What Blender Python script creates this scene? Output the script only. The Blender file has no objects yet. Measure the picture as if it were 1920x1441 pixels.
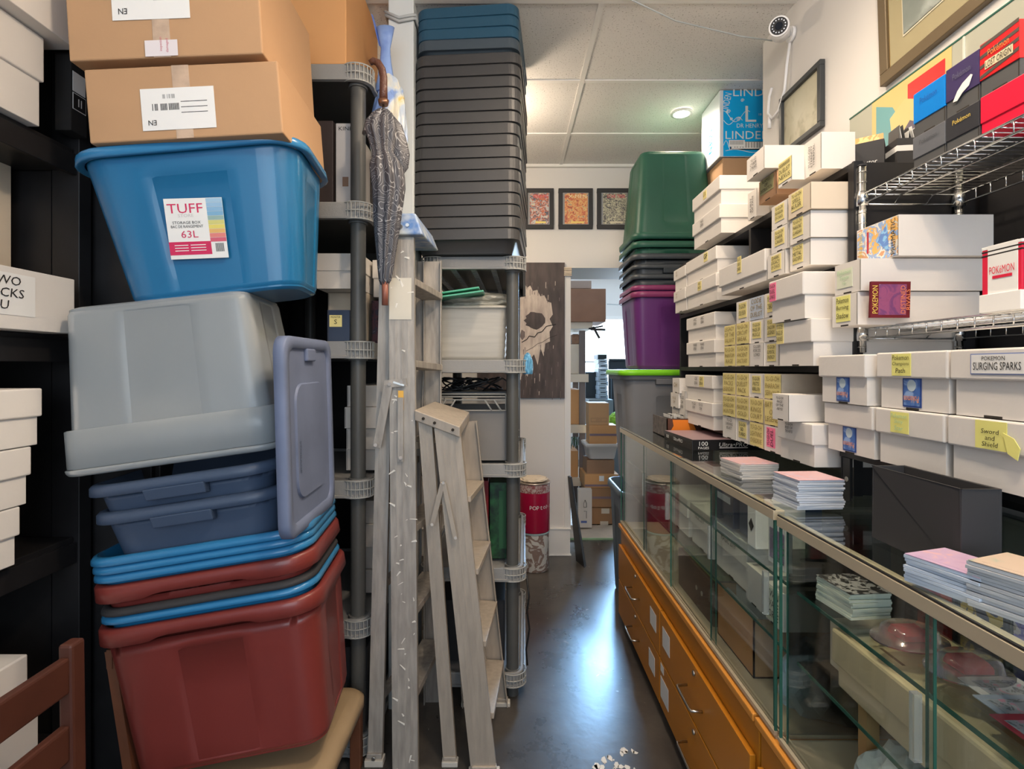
import bpy, bmesh, math, random
from mathutils import Vector, Matrix, Euler
random.seed(7)
S = bpy.context.scene
C = S.collection
# ------------------------------------------------------------------ camera, world, lights, exposure
FX = 1000.0; CX = 955.0; HY = 690.0; EYE = 1.37      # focal length in px, vanishing point, eye height
cam = bpy.data.objects.new('camera', bpy.data.cameras.new('camera')); C.objects.link(cam)
cam.location = (0, 0, EYE); cam.rotation_euler = (math.radians(90), 0, 0)
cam.data.sensor_width = 36; cam.data.lens = 36*FX/1920
cam.data.shift_x = (960-CX)/1920; cam.data.shift_y = -(720.5-HY)/1920
cam.data.clip_start = 0.05
S.camera = cam
S.view_settings.view_transform = 'Standard'; S.view_settings.look = 'None'
S.view_settings.gamma = 1; S.view_settings.use_curve_mapping = False
S.view_settings.exposure = 0.46
W = bpy.data.worlds.new('world'); S.world = W; W.use_nodes = True
W.node_tree.nodes['Background'].inputs[0].default_value = (0.66, 0.80, 1.0, 1)
W.node_tree.nodes['Background'].inputs[1].default_value = 0.40
def lamp(name, kind, loc, energy, color, size=0.1, rot=(0,0,0), spot=None, sy=None):
    d = bpy.data.lights.new(name, kind); d.energy = energy; d.color = color
    if kind == 'AREA':
        d.size = size
        if sy: d.shape = 'RECTANGLE'; d.size_y = sy
    else: d.shadow_soft_size = size
    if spot: d.spot_size = math.radians(spot); d.spot_blend = 0.8
    o = bpy.data.objects.new(name, d); o.location = loc; o.rotation_euler = rot; C.objects.link(o); return o
WARM = (1.0, 0.80, 0.60)
LAMPS = [(1.0, 3.1), (0.30, 1.55), (0.40, 0.45), (-0.50, 3.2), (-0.16, 3.0), (0.65, 1.65)]  # first is seen; the others are put out of sight
for i, (x, y) in enumerate(LAMPS):
    if i in (2, 4): lamp('added_globe_lamp', 'POINT', (x, y, 2.60), [0, 0, 34, 0, 11][i], WARM, 0.08)  # unseen globes added to throw light up on the ceiling
    else: lamp('downlight_lamp', 'SPOT', (x, y, 2.825), [22, 34, 0, 20, 0, 9][i], WARM, 0.05, (0,0,0), 150)
lamp('shop_window_light', 'AREA', (0.1, -2.2, 1.9), 38, (0.80, 0.90, 1.0), 2.6, (math.radians(82), 0, 0), sy=1.8)
lamp('back_window_light', 'AREA', (1.55, 7.7, 1.5), 90, (0.62, 0.80, 1.0), 1.6, (math.radians(-90), 0, 0), sy=1.5)
bl = lamp('added_floor_light', 'AREA', (1.42, 7.5, 2.45), 20, (0.30, 0.60, 1.0), 1.0, sy=0.45)  # added light, aimed to cast the blue glow on the aisle floor
bl.rotation_euler = (Vector((0.36, 2.2, 0.0)) - bl.location).to_track_quat('-Z', 'Y').to_euler(); bl.data.spread = math.radians(50)
lamp('back_room_lamp', 'POINT', (0.9, 5.6, 2.5), 9, WARM, 0.15)

# ------------------------------------------------------------------ materials
MC = {}
def mat(name, col, rough=0.6, metal=0.0, noise=0.0, scale=8.0, bump=0.0, bscale=60.0, alpha=1.0, trans=0.0, emit=0.0, spec=0.5, coat=0.0, col2=None, stretch=None, ior=1.45):
    if name in MC: return MC[name]
    m = bpy.data.materials.new(name); m.use_nodes = True; nt = m.node_tree; b = nt.nodes['Principled BSDF']
    c = tuple(col) + (1,)
    b.inputs['Base Color'].default_value = c; b.inputs['Roughness'].default_value = rough
    b.inputs['Metallic'].default_value = metal; b.inputs['Alpha'].default_value = alpha
    b.inputs['Transmission Weight'].default_value = trans; b.inputs['IOR'].default_value = ior
    b.inputs['Specular IOR Level'].default_value = spec; b.inputs['Coat Weight'].default_value = coat
    if emit:
        b.inputs['Emission Color'].default_value = c; b.inputs['Emission Strength'].default_value = emit
    if noise or bump:
        tc = nt.nodes.new('ShaderNodeTexCoord'); mp = nt.nodes.new('ShaderNodeMapping')
        nt.links.new(tc.outputs['Object'], mp.inputs[0])
        if stretch: mp.inputs['Scale'].default_value = stretch
    if noise:
        n = nt.nodes.new('ShaderNodeTexNoise'); n.inputs['Scale'].default_value = scale; n.inputs['Detail'].default_value = 6
        nt.links.new(mp.outputs[0], n.inputs['Vector'])
        r = nt.nodes.new('ShaderNodeValToRGB'); nt.links.new(n.outputs['Fac'], r.inputs[0])
        d = col2 if col2 else tuple(max(0, v*(1-noise)) for v in col)
        r.color_ramp.elements[0].position = 0.32; r.color_ramp.elements[0].color = tuple(d)+(1,)
        r.color_ramp.elements[1].position = 0.66; r.color_ramp.elements[1].color = c
        nt.links.new(r.outputs[0], b.inputs['Base Color'])
    if bump:
        n2 = nt.nodes.new('ShaderNodeTexNoise'); n2.inputs['Scale'].default_value = bscale; n2.inputs['Detail'].default_value = 3
        nt.links.new(mp.outputs[0], n2.inputs['Vector'])
        bp = nt.nodes.new('ShaderNodeBump'); bp.inputs['Strength'].default_value = bump; bp.inputs['Distance'].default_value = 0.004
        nt.links.new(n2.outputs['Fac'], bp.inputs['Height']); nt.links.new(bp.outputs[0], b.inputs['Normal'])
    MC[name] = m; return m
def art(name, cols, scale=14.0, kind='voronoi', rough=0.35):
    """printed picture: a patchwork of flat colours"""
    if name in MC: return MC[name]
    m = bpy.data.materials.new(name); m.use_nodes = True; nt = m.node_tree; b = nt.nodes['Principled BSDF']
    tc = nt.nodes.new('ShaderNodeTexCoord')
    nz = nt.nodes.new('ShaderNodeTexNoise'); nz.inputs['Scale'].default_value = scale; nz.inputs['Detail'].default_value = 5
    nz.inputs['Distortion'].default_value = 1.3
    nt.links.new(tc.outputs['Object'], nz.inputs['Vector'])
    r = nt.nodes.new('ShaderNodeValToRGB'); r.color_ramp.interpolation = 'EASE' if kind == 'soft' else 'CONSTANT'
    el = r.color_ramp.elements
    n = len(cols)
    for i, c in enumerate(cols):
        p = 0.30 + 0.42*i/max(1, n-1) - (0.02 if i else 0.3)
        if i < 2: e = el[i]; e.position = max(0, p)
        else: e = el.new(p)
        e.color = tuple(c)+(1,)
    nt.links.new(nz.outputs['Fac'], r.inputs[0]); nt.links.new(r.outputs[0], b.inputs['Base Color'])
    b.inputs['Roughness'].default_value = rough
    MC[name] = m; return m
WHITE_CARD = mat('white_cardboard', (0.76, 0.725, 0.68), 0.75, noise=0.05, scale=5, bump=0.08, bscale=90)
CREAM_CARD = mat('cream_cardboard', (0.70, 0.60, 0.47), 0.75, noise=0.06, scale=5, bump=0.08, bscale=90)
KRAFT = mat('kraft_cardboard', (0.50, 0.30, 0.16), 0.8, noise=0.10, scale=3, bump=0.10, bscale=50)
KRAFT_D = mat('dark_kraft_cardboard', (0.33, 0.19, 0.11), 0.8, noise=0.12, scale=3)
KRAFT_O = mat('orange_kraft_cardboard', (0.62, 0.32, 0.13), 0.8, noise=0.08, scale=3)
TAPE = mat('clear_packing_tape', (0.62, 0.46, 0.34), 0.15, noise=0.35, scale=18, bump=0.5, bscale=24)
PAPER = mat('white_paper', (0.82, 0.82, 0.80), 0.7)
YELLOW = mat('yellow_sticky_paper', (0.83, 0.72, 0.30), 0.75, noise=0.05)
YELLOW2 = mat('bright_yellow_sticky_paper', (0.83, 0.80, 0.25), 0.75)
OLIVE = mat('dull_green_paper', (0.42, 0.40, 0.20), 0.75)
PINK = mat('pink_sticky_paper', (0.95, 0.22, 0.38), 0.75)
BLUEN = mat('pale_blue_paper', (0.50, 0.56, 0.66), 0.75)
INK = mat('black_ink', (0.015, 0.013, 0.012), 0.7)
INKB = mat('faded_brown_ink', (0.30, 0.22, 0.08), 0.8)
INKG = mat('faded_green_ink', (0.45, 0.66, 0.42), 0.8)
DARK = mat('dark_gap', (0.03, 0.025, 0.02), 0.9)
BLACK = mat('black_painted_wood', (0.018, 0.017, 0.018), 0.45, noise=0.3, scale=10)
BLACKM = mat('black_metal', (0.012, 0.012, 0.013), 0.35)
BLACKP = mat('matte_black_plastic', (0.035, 0.035, 0.038), 0.7)
CHROME = mat('chrome_wire', (0.72, 0.74, 0.75), 0.16, 1.0)
STEEL = mat('brushed_steel', (0.60, 0.58, 0.54), 0.3, 1.0)
ALU = mat('scratched_aluminium', (0.46, 0.425, 0.38), 0.6, 0.35, noise=0.30, scale=9, bump=0.12, bscale=60, stretch=(6, 6, 1))
ALU2 = mat('warm_aluminium', (0.47, 0.41, 0.34), 0.6, 0.35, noise=0.15, scale=9, bump=0.1, bscale=70, stretch=(6, 6, 1))
PAINTSPL = mat('dried_white_paint', (0.80, 0.77, 0.70), 0.8)
GREYPL = mat('grey_plastic', (0.13, 0.13, 0.125), 0.5, bump=0.15, bscale=220)
GREYPL_L = mat('light_grey_plastic', (0.26, 0.26, 0.255), 0.5, bump=0.15, bscale=220)
POLE = mat('dark_grey_pole_plastic', (0.085, 0.085, 0.08), 0.42)
def thin_glass(name, tint, refl=1.0):
    m = bpy.data.materials.new(name); m.use_nodes = True; nt = m.node_tree; nt.nodes.clear()
    out = nt.nodes.new('ShaderNodeOutputMaterial'); mx = nt.nodes.new('ShaderNodeMixShader'); tr = nt.nodes.new('ShaderNodeBsdfTransparent'); gl = nt.nodes.new('ShaderNodeBsdfGlossy'); fr = nt.nodes.new('ShaderNodeLayerWeight'); pw = nt.nodes.new('ShaderNodeMath'); pw.operation = 'POWER'; pw.inputs[1].default_value = 5; ma = nt.nodes.new('ShaderNodeMath'); ma.operation = 'MULTIPLY_ADD'; ma.inputs[1].default_value = 0.9; ma.inputs[2].default_value = 0.045
    tr.inputs[0].default_value = tuple(tint)+(1,); gl.inputs['Roughness'].default_value = 0.01; gl.inputs[0].default_value = (refl, refl, refl, 1)
    nt.links.new(fr.outputs['Facing'], pw.inputs[0]); nt.links.new(pw.outputs[0], ma.inputs[0]); nt.links.new(ma.outputs[0], mx.inputs[0]); nt.links.new(tr.outputs[0], mx.inputs[1]); nt.links.new(gl.outputs[0], mx.inputs[2]); nt.links.new(mx.outputs[0], out.inputs[0]); return m
GLASS = thin_glass('clear_glass', (0.955, 0.985, 0.97))
GLASSE = mat('green_glass_edge', (0.035, 0.13, 0.095), 0.2)
CREAMAL = mat('champagne_aluminium_trim', (0.62, 0.54, 0.39), 0.35, 0.35)
ORANGE = mat('orange_laminate', (0.60, 0.225, 0.016), 0.36, noise=0.06, scale=2)
ORANGE_L = mat('orange_laminate_edge', (0.72, 0.30, 0.05), 0.4)
WALL = mat('white_wall_paint', (0.70, 0.685, 0.665), 0.75, bump=0.05, bscale=20)
WALLC = mat('pillar_paint', (0.60, 0.645, 0.655), 0.7, bump=0.05, bscale=20)
TRIM = mat('white_trim_paint', (0.76, 0.75, 0.73), 0.5)
GRID = mat('ceiling_grid_white', (0.80, 0.79, 0.76), 0.5)
LAMPM = mat('lamp_lens', (1.0, 0.93, 0.80), 0.4, emit=40.0)
WINM = mat('bright_window', (0.80, 0.92, 1.0), 0.4, emit=2.6)

# ------------------------------------------------------------------ mesh builder
_tx = {}
def textmesh(s):
    if s in _tx: return _tx[s]
    cu = bpy.data.curves.new('t', 'FONT'); cu.body = s; cu.size = 1.0; cu.resolution_u = 2
    cu.align_x = 'CENTER'; cu.align_y = 'CENTER'
    o = bpy.data.objects.new('t', cu); C.objects.link(o)
    bpy.context.view_layer.update()
    dg = bpy.context.evaluated_depsgraph_get()
    me = bpy.data.meshes.new_from_object(o.evaluated_get(dg))
    data = ([v.co.copy() for v in me.vertices], [tuple(p.vertices) for p in me.polygons])
    bpy.data.objects.remove(o); bpy.data.curves.remove(cu); bpy.data.meshes.remove(me)
    xs = [v.x for v in data[0]] or [0]; ys = [v.y for v in data[0]] or [0]
    _tx[s] = (data[0], data[1], min(xs), max(xs), min(ys), max(ys)); return _tx[s]

class B:
    def __init__(s): s.v = []; s.f = []; s.m = []; s.mats = []; s.sm = []
    def mi(s, m):
        if m not in s.mats: s.mats.append(m)
        return s.mats.index(m)
    def add(s, vs, fs, m, smooth=False, M=None):
        n = len(s.v); k = s.mi(m)
        s.v += [tuple(M @ Vector(v)) if M else tuple(v) for v in vs]
        for f in fs: s.f.append(tuple(i+n for i in f)); s.m.append(k); s.sm.append(smooth)
        return s
    def box(s, x0, x1, y0, y1, z0, z1, m, M=None):
        if x0 > x1: x0, x1 = x1, x0
        if y0 > y1: y0, y1 = y1, y0
        if z0 > z1: z0, z1 = z1, z0
        vs = [(x0,y0,z0),(x1,y0,z0),(x1,y1,z0),(x0,y1,z0),(x0,y0,z1),(x1,y0,z1),(x1,y1,z1),(x0,y1,z1)]
        return s.add(vs, [(0,3,2,1),(4,5,6,7),(0,1,5,4),(1,2,6,5),(2,3,7,6),(3,0,4,7)], m, M=M)
    def hexa(s, vs, m):   # 8 free corners, same order as box
        return s.add(vs, [(0,3,2,1),(4,5,6,7),(0,1,5,4),(1,2,6,5),(2,3,7,6),(3,0,4,7)], m)
    def rings(s, rings, m, cap0=True, cap1=True, smooth=True, M=None):
        n = len(rings[0]); vs = [p for r in rings for p in r]; fs = []
        for i in range(len(rings)-1):
            for j in range(n):
                k = (j+1) % n
                fs.append((i*n+j, i*n+k, (i+1)*n+k, (i+1)*n+j))
        s.add(vs, fs, m, smooth, M)
        if cap0: s.add(rings[0], [tuple(reversed(range(n)))], m, False, M)
        if cap1: s.add(rings[-1], [tuple(range(n))], m, False, M)
        return s
    def cyl(s, p0, p1, r0, m, r1=None, seg=14, cap=True, smooth=True):
        p0 = Vector(p0); p1 = Vector(p1); r1 = r0 if r1 is None else r1
        d = (p1-p0).normalized(); a = d.orthogonal().normalized(); b = d.cross(a)
        R = [[tuple(p + (a*math.cos(t*2*math.pi/seg) + b*math.sin(t*2*math.pi/seg))*r) for t in range(seg)] for p, r in ((p0, r0), (p1, r1))]
        return s.rings(R, m, cap, cap, smooth)
    def tube(s, pts, r, m, seg=8, cap=True):
        pts = [Vector(p) for p in pts]; rr = r if isinstance(r, (list, tuple)) else [r]*len(pts)
        R = []; prev = None
        for i, p in enumerate(pts):
            d = (pts[min(i+1, len(pts)-1)] - pts[max(i-1, 0)]).normalized()
            if prev is None: a = d.orthogonal().normalized()
            else:
                a = prev - d*prev.dot(d); a = a.normalized() if a.length > 1e-6 else d.orthogonal().normalized()
            prev = a; b = d.cross(a)
            R.append([tuple(p + (a*math.cos(t*2*math.pi/seg) + b*math.sin(t*2*math.pi/seg))*rr[i]) for t in range(seg)])
        return s.rings(R, m, cap, cap, True)
    def lathe(s, prof, m, c=(0,0,0), seg=28, smooth=True, cap=True):
        R = [[(c[0]+r*math.cos(t*2*math.pi/seg), c[1]+r*math.sin(t*2*math.pi/seg), c[2]+z) for t in range(seg)] for r, z in prof]
        return s.rings(R, m, cap, cap, smooth)
    def beam(s, p0, p1, w, t, wdir, m):
        p0 = Vector(p0); p1 = Vector(p1); d = (p1-p0).normalized(); a = Vector(wdir); a = (a - d*a.dot(d)).normalized(); b = d.cross(a)
        vs = []
        for p in (p0, p1):
            for i, j in ((-1,-1),(1,-1),(1,1),(-1,1)): vs.append(tuple(p + a*(i*w/2) + b*(j*t/2)))
        return s.hexa(vs, m)
    def quad(s, c, r, u, w, h, m, t=0.0008):
        c = Vector(c); r = Vector(r).normalized(); u = Vector(u).normalized(); n = r.cross(u)
        vs = []
        for k in (0, 1):
            for i, j in ((-1,-1),(1,-1),(1,1),(-1,1)): vs.append(tuple(c + r*(i*w/2) + u*(j*h/2) + n*(k*t)))
        return s.hexa(vs, m)
    def poly2(s, c, r, u, pts, m, t=0.0008, off=0.0):
        c = Vector(c); r = Vector(r).normalized(); u = Vector(u).normalized(); n = r.cross(u); k = len(pts)
        a = [tuple(c + r*p[0] + u*p[1] + n*off) for p in pts]; b = [tuple(c + r*p[0] + u*p[1] + n*(off+t)) for p in pts]
        return s.add(a+b, [tuple(reversed(range(k))), tuple(range(k, 2*k))] + [(i, (i+1) % k, k+(i+1) % k, k+i) for i in range(k)], m)
    def text(s, st, c, r, u, w, h, m, off=0.0012, slant=0.0):
        vs, fs, a, b, lo, hi = textmesh(st)
        if b-a < 1e-6: return s
        c = Vector(c); r = Vector(r).normalized(); u = Vector(u).normalized(); n = r.cross(u)
        sc = h/max(hi-lo, 0.3) if h else 1e9
        sx = min(w/(b-a), sc*1.15) if w else sc
        sc = sc if h else sx
        mx = (a+b)/2; my = (lo+hi)/2
        return s.add([tuple(c + r*((v.x-mx)*sx + slant*(v.y-my)*sc) + u*((v.y-my)*sc) + n*off) for v in vs], fs, m)
    def scrib(s, c, r, u, w, h, m, n=5, off=0.0014):
        """hand written strokes"""
        c = Vector(c); r = Vector(r).normalized(); u = Vector(u).normalized()
        x = -w/2
        for i in range(n):
            a = x + w*i/n
            s.poly2(c, r, u, [(a, -h/2*random.uniform(.5,1)), (a+w*.04, -h/2), (a+w/n*random.uniform(.3,.8)+w*.03, h/2*random.uniform(.4,1)), (a+w/n*.4, h/2)], m, 0.0003, off)
        return s
    def done(s, name, parent=None, bevel=0.0, seg=2, origin=None, hide=False):
        me = bpy.data.meshes.new(name)
        o = bpy.data.objects.new(name, me)
        if parent is None:
            if origin is None:
                xs = [v[0] for v in s.v]; ys = [v[1] for v in s.v]; zs = [v[2] for v in s.v]
                origin = ((min(xs)+max(xs))/2, (min(ys)+max(ys))/2, min(zs))
            o.location = origin; off = Vector(origin)
        else:
            off = Vector((0, 0, 0)); q = parent
            while q is not None: off += Vector(q.location); q = q.parent
        me.from_pydata([tuple(Vector(v)-off) for v in s.v], [], s.f)
        for m in s.mats: me.materials.append(m)
        me.polygons.foreach_set('material_index', s.m); me.polygons.foreach_set('use_smooth', s.sm)
        me.update()
        bm = bmesh.new(); bm.from_mesh(me); bmesh.ops.remove_doubles(bm, verts=bm.verts, dist=1e-6) if len(s.f) < 4000 else None
        bmesh.ops.recalc_face_normals(bm, faces=bm.faces) if hide else None
        bm.to_mesh(me); bm.free()
        C.objects.link(o)
        if parent is not None: o.parent = parent
        if bevel:
            md = o.modifiers.new('bevel', 'BEVEL'); md.width = bevel; md.segments = seg; md.limit_method = 'ANGLE'; md.angle_limit = math.radians(40)
        return o
LABELS = set()
def tag(o, label, cat, group=None):
    if label in LABELS and not group: print('DUP LABEL', label)
    LABELS.add(label); o['label'] = label; o['category'] = cat
    if group: o['group'] = group
    return o
def thing(name, label, cat, loc, rot=None, group=None):
    o = bpy.data.objects.new(name, None); C.objects.link(o); o.location = loc; o.empty_display_size = 0.05
    if rot: o.rotation_euler = rot
    return tag(o, label, cat, group)
class Local:      # lets a rotated thing be built in its own frame: parent chain offsets are skipped
    pass
def part(b, name, parent, bevel=0.0, seg=2):
    """mesh whose coordinates are already local to the thing (rotated things)"""
    me = bpy.data.meshes.new(name); me.from_pydata(b.v, [], b.f)
    for m in b.mats: me.materials.append(m)
    me.polygons.foreach_set('material_index', b.m); me.polygons.foreach_set('use_smooth', b.sm); me.update()
    o = bpy.data.objects.new(name, me); C.objects.link(o); o.parent = parent
    if bevel:
        md = o.modifiers.new('bevel', 'BEVEL'); md.width = bevel; md.segments = seg; md.limit_method = 'ANGLE'; md.angle_limit = math.radians(40)
    return o
def struct(b, name, parent=None, bevel=0):
    o = b.done(name, parent, bevel)
    if parent is None: o['kind'] = 'structure'
    return o
def px(x, y, Y):      # where a sight line meets the plane at distance Y
    return Vector(((x-CX)*Y/FX, Y, EYE-(y-HY)*Y/FX))
AISLE_L = ((0,-1,0), (0,0,1))     # right, up on faces that look towards -X
AISLE_R = ((0,1,0), (0,0,1))      # faces that look towards +X
FRONT = ((1,0,0), (0,0,1))        # faces that look towards -Y
# ------------------------------------------------------------------ room shell
XR = 1.165; YF = 3.92; H = 2.86; YC = 2.45
fm = bpy.data.materials.new('dark_worn_floor_paint'); fm.use_nodes = True
nt = fm.node_tree; bs = nt.nodes['Principled BSDF']; tc = nt.nodes.new('ShaderNodeTexCoord')
def nn(t, **k):
    n = nt.nodes.new(t)
    for a, v in k.items(): n.inputs[a.replace('_', ' ')].default_value = v
    return n
n1 = nn('ShaderNodeTexNoise', Scale=3.0, Detail=8.0, Roughness=0.7); nt.links.new(tc.outputs['Object'], n1.inputs['Vector'])
r1 = nt.nodes.new('ShaderNodeValToRGB'); nt.links.new(n1.outputs['Fac'], r1.inputs[0])
r1.color_ramp.elements[0].color = (0.045, 0.040, 0.036, 1); r1.color_ramp.elements[0].position = 0.35
r1.color_ramp.elements[1].color = (0.105, 0.093, 0.080, 1); r1.color_ramp.elements[1].position = 0.7
n2 = nn('ShaderNodeTexNoise', Scale=26.0, Detail=4.0, Distortion=0.5); nt.links.new(tc.outputs['Object'], n2.inputs['Vector'])
r2 = nt.nodes.new('ShaderNodeValToRGB'); nt.links.new(n2.outputs['Fac'], r2.inputs[0])
r2.color_ramp.elements[0].position = 0.735; r2.color_ramp.elements[0].color = (0,0,0,1)
r2.color_ramp.elements[1].position = 0.75; r2.color_ramp.elements[1].color = (1,1,1,1)
mx = nt.nodes.new('ShaderNodeMixRGB'); nt.links.new(r2.outputs[0], mx.inputs[0]); nt.links.new(r1.outputs[0], mx.inputs[1]); mx.inputs[2].default_value = (0.32, 0.29, 0.26, 1)
nt.links.new(mx.outputs[0], bs.inputs['Base Color'])
mr = nt.nodes.new('ShaderNodeMapRange'); nt.links.new(n1.outputs['Fac'], mr.inputs[0]); mr.inputs[3].default_value = 0.20; mr.inputs[4].default_value = 0.38
nt.links.new(mr.outputs[0], bs.inputs['Roughness'])
bp = nt.nodes.new('ShaderNodeBump'); bp.inputs['Strength'].default_value = 0.12; bp.inputs['Distance'].default_value = 0.004
nt.links.new(n2.outputs['Fac'], bp.inputs['Height']); nt.links.new(bp.outputs[0], bs.inputs['Normal'])
cm = bpy.data.materials.new('speckled_ceiling_tile'); cm.use_nodes = True
nt = cm.node_tree; bs = nt.nodes['Principled BSDF']; tc = nt.nodes.new('ShaderNodeTexCoord')
n1 = nn('ShaderNodeTexNoise', Scale=140.0, Detail=2.0); nt.links.new(tc.outputs['Object'], n1.inputs['Vector'])
r1 = nt.nodes.new('ShaderNodeValToRGB'); nt.links.new(n1.outputs['Fac'], r1.inputs[0])
r1.color_ramp.elements[0].position = 0.30; r1.color_ramp.elements[0].color = (0.30, 0.28, 0.25, 1)
r1.color_ramp.elements[1].position = 0.38; r1.color_ramp.elements[1].color = (0.78, 0.76, 0.73, 1)
nt.links.new(r1.outputs[0], bs.inputs['Base Color']); bs.inputs['Roughness'].default_value = 0.9

struct(B().box(-2.2, 3.2, -1.5, 8.2, -0.06, 0, fm), 'floor')
b = B().box(-2.2, 2.3, -1.5, YF, H, H+0.05, cm)
struct(b, 'ceiling')
b = B()
for y in (0.34, 0.95, 1.55, 2.16, 2.765, 3.39): b.box(-2.2, 2.3, y-0.012, y+0.012, H-0.006, H, GRID)
for x in (-0.96, 0.376, 1.6): b.box(x-0.012, x+0.012, -1.5, YF, H-0.0058, H, GRID)
b.box(-2.2, XR, 3.89, YF, H-0.02, H, GRID)
struct(b, 'trim_1')
struct(B().box(XR, XR+0.12, -1.5, YC, 0, H, WALL), 'wall_right')
struct(B().box(XR+0.12, 2.3, YC-0.12, YC, 0, H, WALL).box(2.2, 2.3, YC, YF, 0, H, WALL), 'wall_recess')
struct(B().box(-2.2, -2.1, -1.5, YF, 0, H, WALL), 'wall_left')
b = B().box(-2.1, 0.43, YF, YF+0.5, 0, H, WALL).box(0.43, 1.95, YF, YF+0.5, 2.107, H, WALL).box(1.95, 2.3, YF, YF+0.5, 0, H, WALL)
struct(b, 'wall_far')
struct(B().box(-2.1, 0.445, YF-0.022, YF, 0, 0.19, TRIM).box(-2.1, 0.452, YF-0.03, YF, 0, 0.012, TRIM).box(-2.1, 0.45, YF-0.027, YF, 0.19, 0.2, TRIM), 'baseboard_far', bevel=0.003)
struct(B().box(0.405, 0.45, YF-0.012, YF+0.01, 0.2, 2.107, TRIM), 'trim_2')
b = B()
for i in range(5): b.box(0.400, 0.455, YF-0.03-0.004*(i % 2), YF+0.005, 2.045+i*0.013, 2.055+i*0.013, CREAM_CARD)
struct(b, 'trim_3')
# pillar and its cable
struct(B().box(-0.486, -0.384, 2.14, 2.34, 0, H, WALLC), 'wall_pillar', bevel=0.004)
b = B()
for dz in (0, 0.014):
    b.tube([(-0.493, 2.34, 2.79+dz), (-0.494, 2.133, 2.78+dz), (-0.44, 2.130, 2.755+dz), (-0.39, 2.130, 2.765+dz), (-0.377, 2.135, 2.77+dz), (-0.376, 2.34, 2.79+dz)], 0.006, mat('grey_cable', (0.42, 0.45, 0.46), 0.6))
tag(b.done('cable'), 'pair of grey cables strapped around the upper pillar', 'cable')
b = B().tube([(0.45, 2.12, 2.85), (0.7, 2.25, 2.835), (1.0, 2.30, 2.80), (1.15, 2.33, 2.80)], 0.003, mat('grey_cable', (0.4,0.4,0.4)))
tag(b.done('ceiling_cable'), 'thin cable sagging just below the tiled ceiling', 'cable')
# recessed lamps, and bodies for the globes added to brighten the ceiling
for i, (x, y) in enumerate(LAMPS):
    t = thing('ceiling_light', ['lit recessed ceiling spotlight above the far right corner'] [0] if i == 0 else 'unseen ceiling lamp over the aisle', 'ceiling light', (x, y, H-0.012), group=None if i == 0 else 'spotlights over the aisle')
    if i in (2, 4):
        b = B(); b.lathe([(0.05, 0.0), (0.05, 0.012)], TRIM, (x, y, H-0.012)); b.done('trim_ring', t)
        B().lathe([(0.0, -0.11), (0.05, -0.095), (0.07, -0.055), (0.06, -0.015), (0.05, 0.0)], mat('added_globe_glass', (1.0, 0.85, 0.65), 0.4, emit=3.0), (x, y, H-0.012), cap=False).done('added_globe', t); continue
    B().lathe([(0.045, -0.004), (0.06, -0.004), (0.06, 0.008), (0.045, 0.008)], TRIM, (x, y, H-0.012), cap=False).done('trim_ring', t)
    B().lathe([(0.0, 0.004), (0.044, 0.004), (0.044, 0.008), (0.0, 0.008)], LAMPM, (x, y, H-0.012), cap=False).done('lens', t)
# ------------------------------------------------------------------ back room beyond the opening
struct(B().box(0.2, 3.2, 8.0, 8.1, 0, 0.75, WALL).box(0.2, 3.2, 8.0, 8.1, 2.15, 2.75, WALL).box(0.2, 1.1, 8.0, 8.1, 0.75, 2.15, WALL).box(2.6, 3.2, 8.0, 8.1, 0.75, 2.15, WALL), 'wall_back_room')
w = struct(B().box(1.1, 2.6, 8.02, 8.05, 0.75, 2.15, WINM), 'window_1')
B().box(1.82, 1.86, 7.98, 8.02, 0.75, 2.15, TRIM).box(1.1, 2.6, 7.98, 8.02, 2.10, 2.15, TRIM).box(1.1,2.6,7.98,8.02,1.45,1.48,TRIM).done('window_frame', w)
struct(B().box(0.1, 0.2, YF+0.5, 8.1, 0, 2.75, WALL), 'wall_back_left')
struct(B().box(3.1, 3.2, YF+0.5, 8.1, 0, 2.75, WALL), 'wall_back_right')
struct(B().box(0.1, 3.2, YF+0.5, 8.1, 2.75, 2.8, WALL), 'ceiling_back_room')
struct(B().box(0.43, 1.95, 4.27, 4.62, 0, 0.012, mat('beige_floor_board', (0.55, 0.47, 0.38), 0.6, noise=0.15)).box(0.43, 1.95, 4.255, 4.27, 0, 0.013, mat('green_strip', (0.30, 0.45, 0.25), 0.6)), 'floor_threshold')
# ------------------------------------------------------------------ right side: counter, showcases, bookcase, wire rack
def crd(x, X): return X/((x-CX)/FX)      # depth at which the plane X is seen at column x
def note(b, X, y, z, w, h, kind, lines, face=AISLE_L, ink=None, vertical=False, off=0.0008):
    m = {'y': YELLOW, 'Y': YELLOW2, 'p': PINK, 'b': BLUEN, 'w': PAPER, 'o': OLIVE, 'g': mat('faded_green_note', (0.70, 0.74, 0.58), 0.8)}.get(kind)
    r, u = face
    n = Vector(r).cross(Vector(u))
    c = Vector((X, y, z))
    if m: b.quad(c, r, u, w, h, m, 0.0009)
    ink = ink or INK
    k = len(lines)
    rr, uu = (r, u) if not vertical else (u, tuple(-v for v in r))
    ww, hh = (w, h) if not vertical else (h, w)
    for i, s in enumerate(lines):
        cc = c + Vector(uu).normalized()*(hh*(0.5-(i+0.6)/(k+0.4)))
        b.text(s, cc, rr, uu, ww*0.86, hh*0.72/(k+0.4), ink, 0.0022, 0.12)
YG = "YU-GI-OH"
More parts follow.
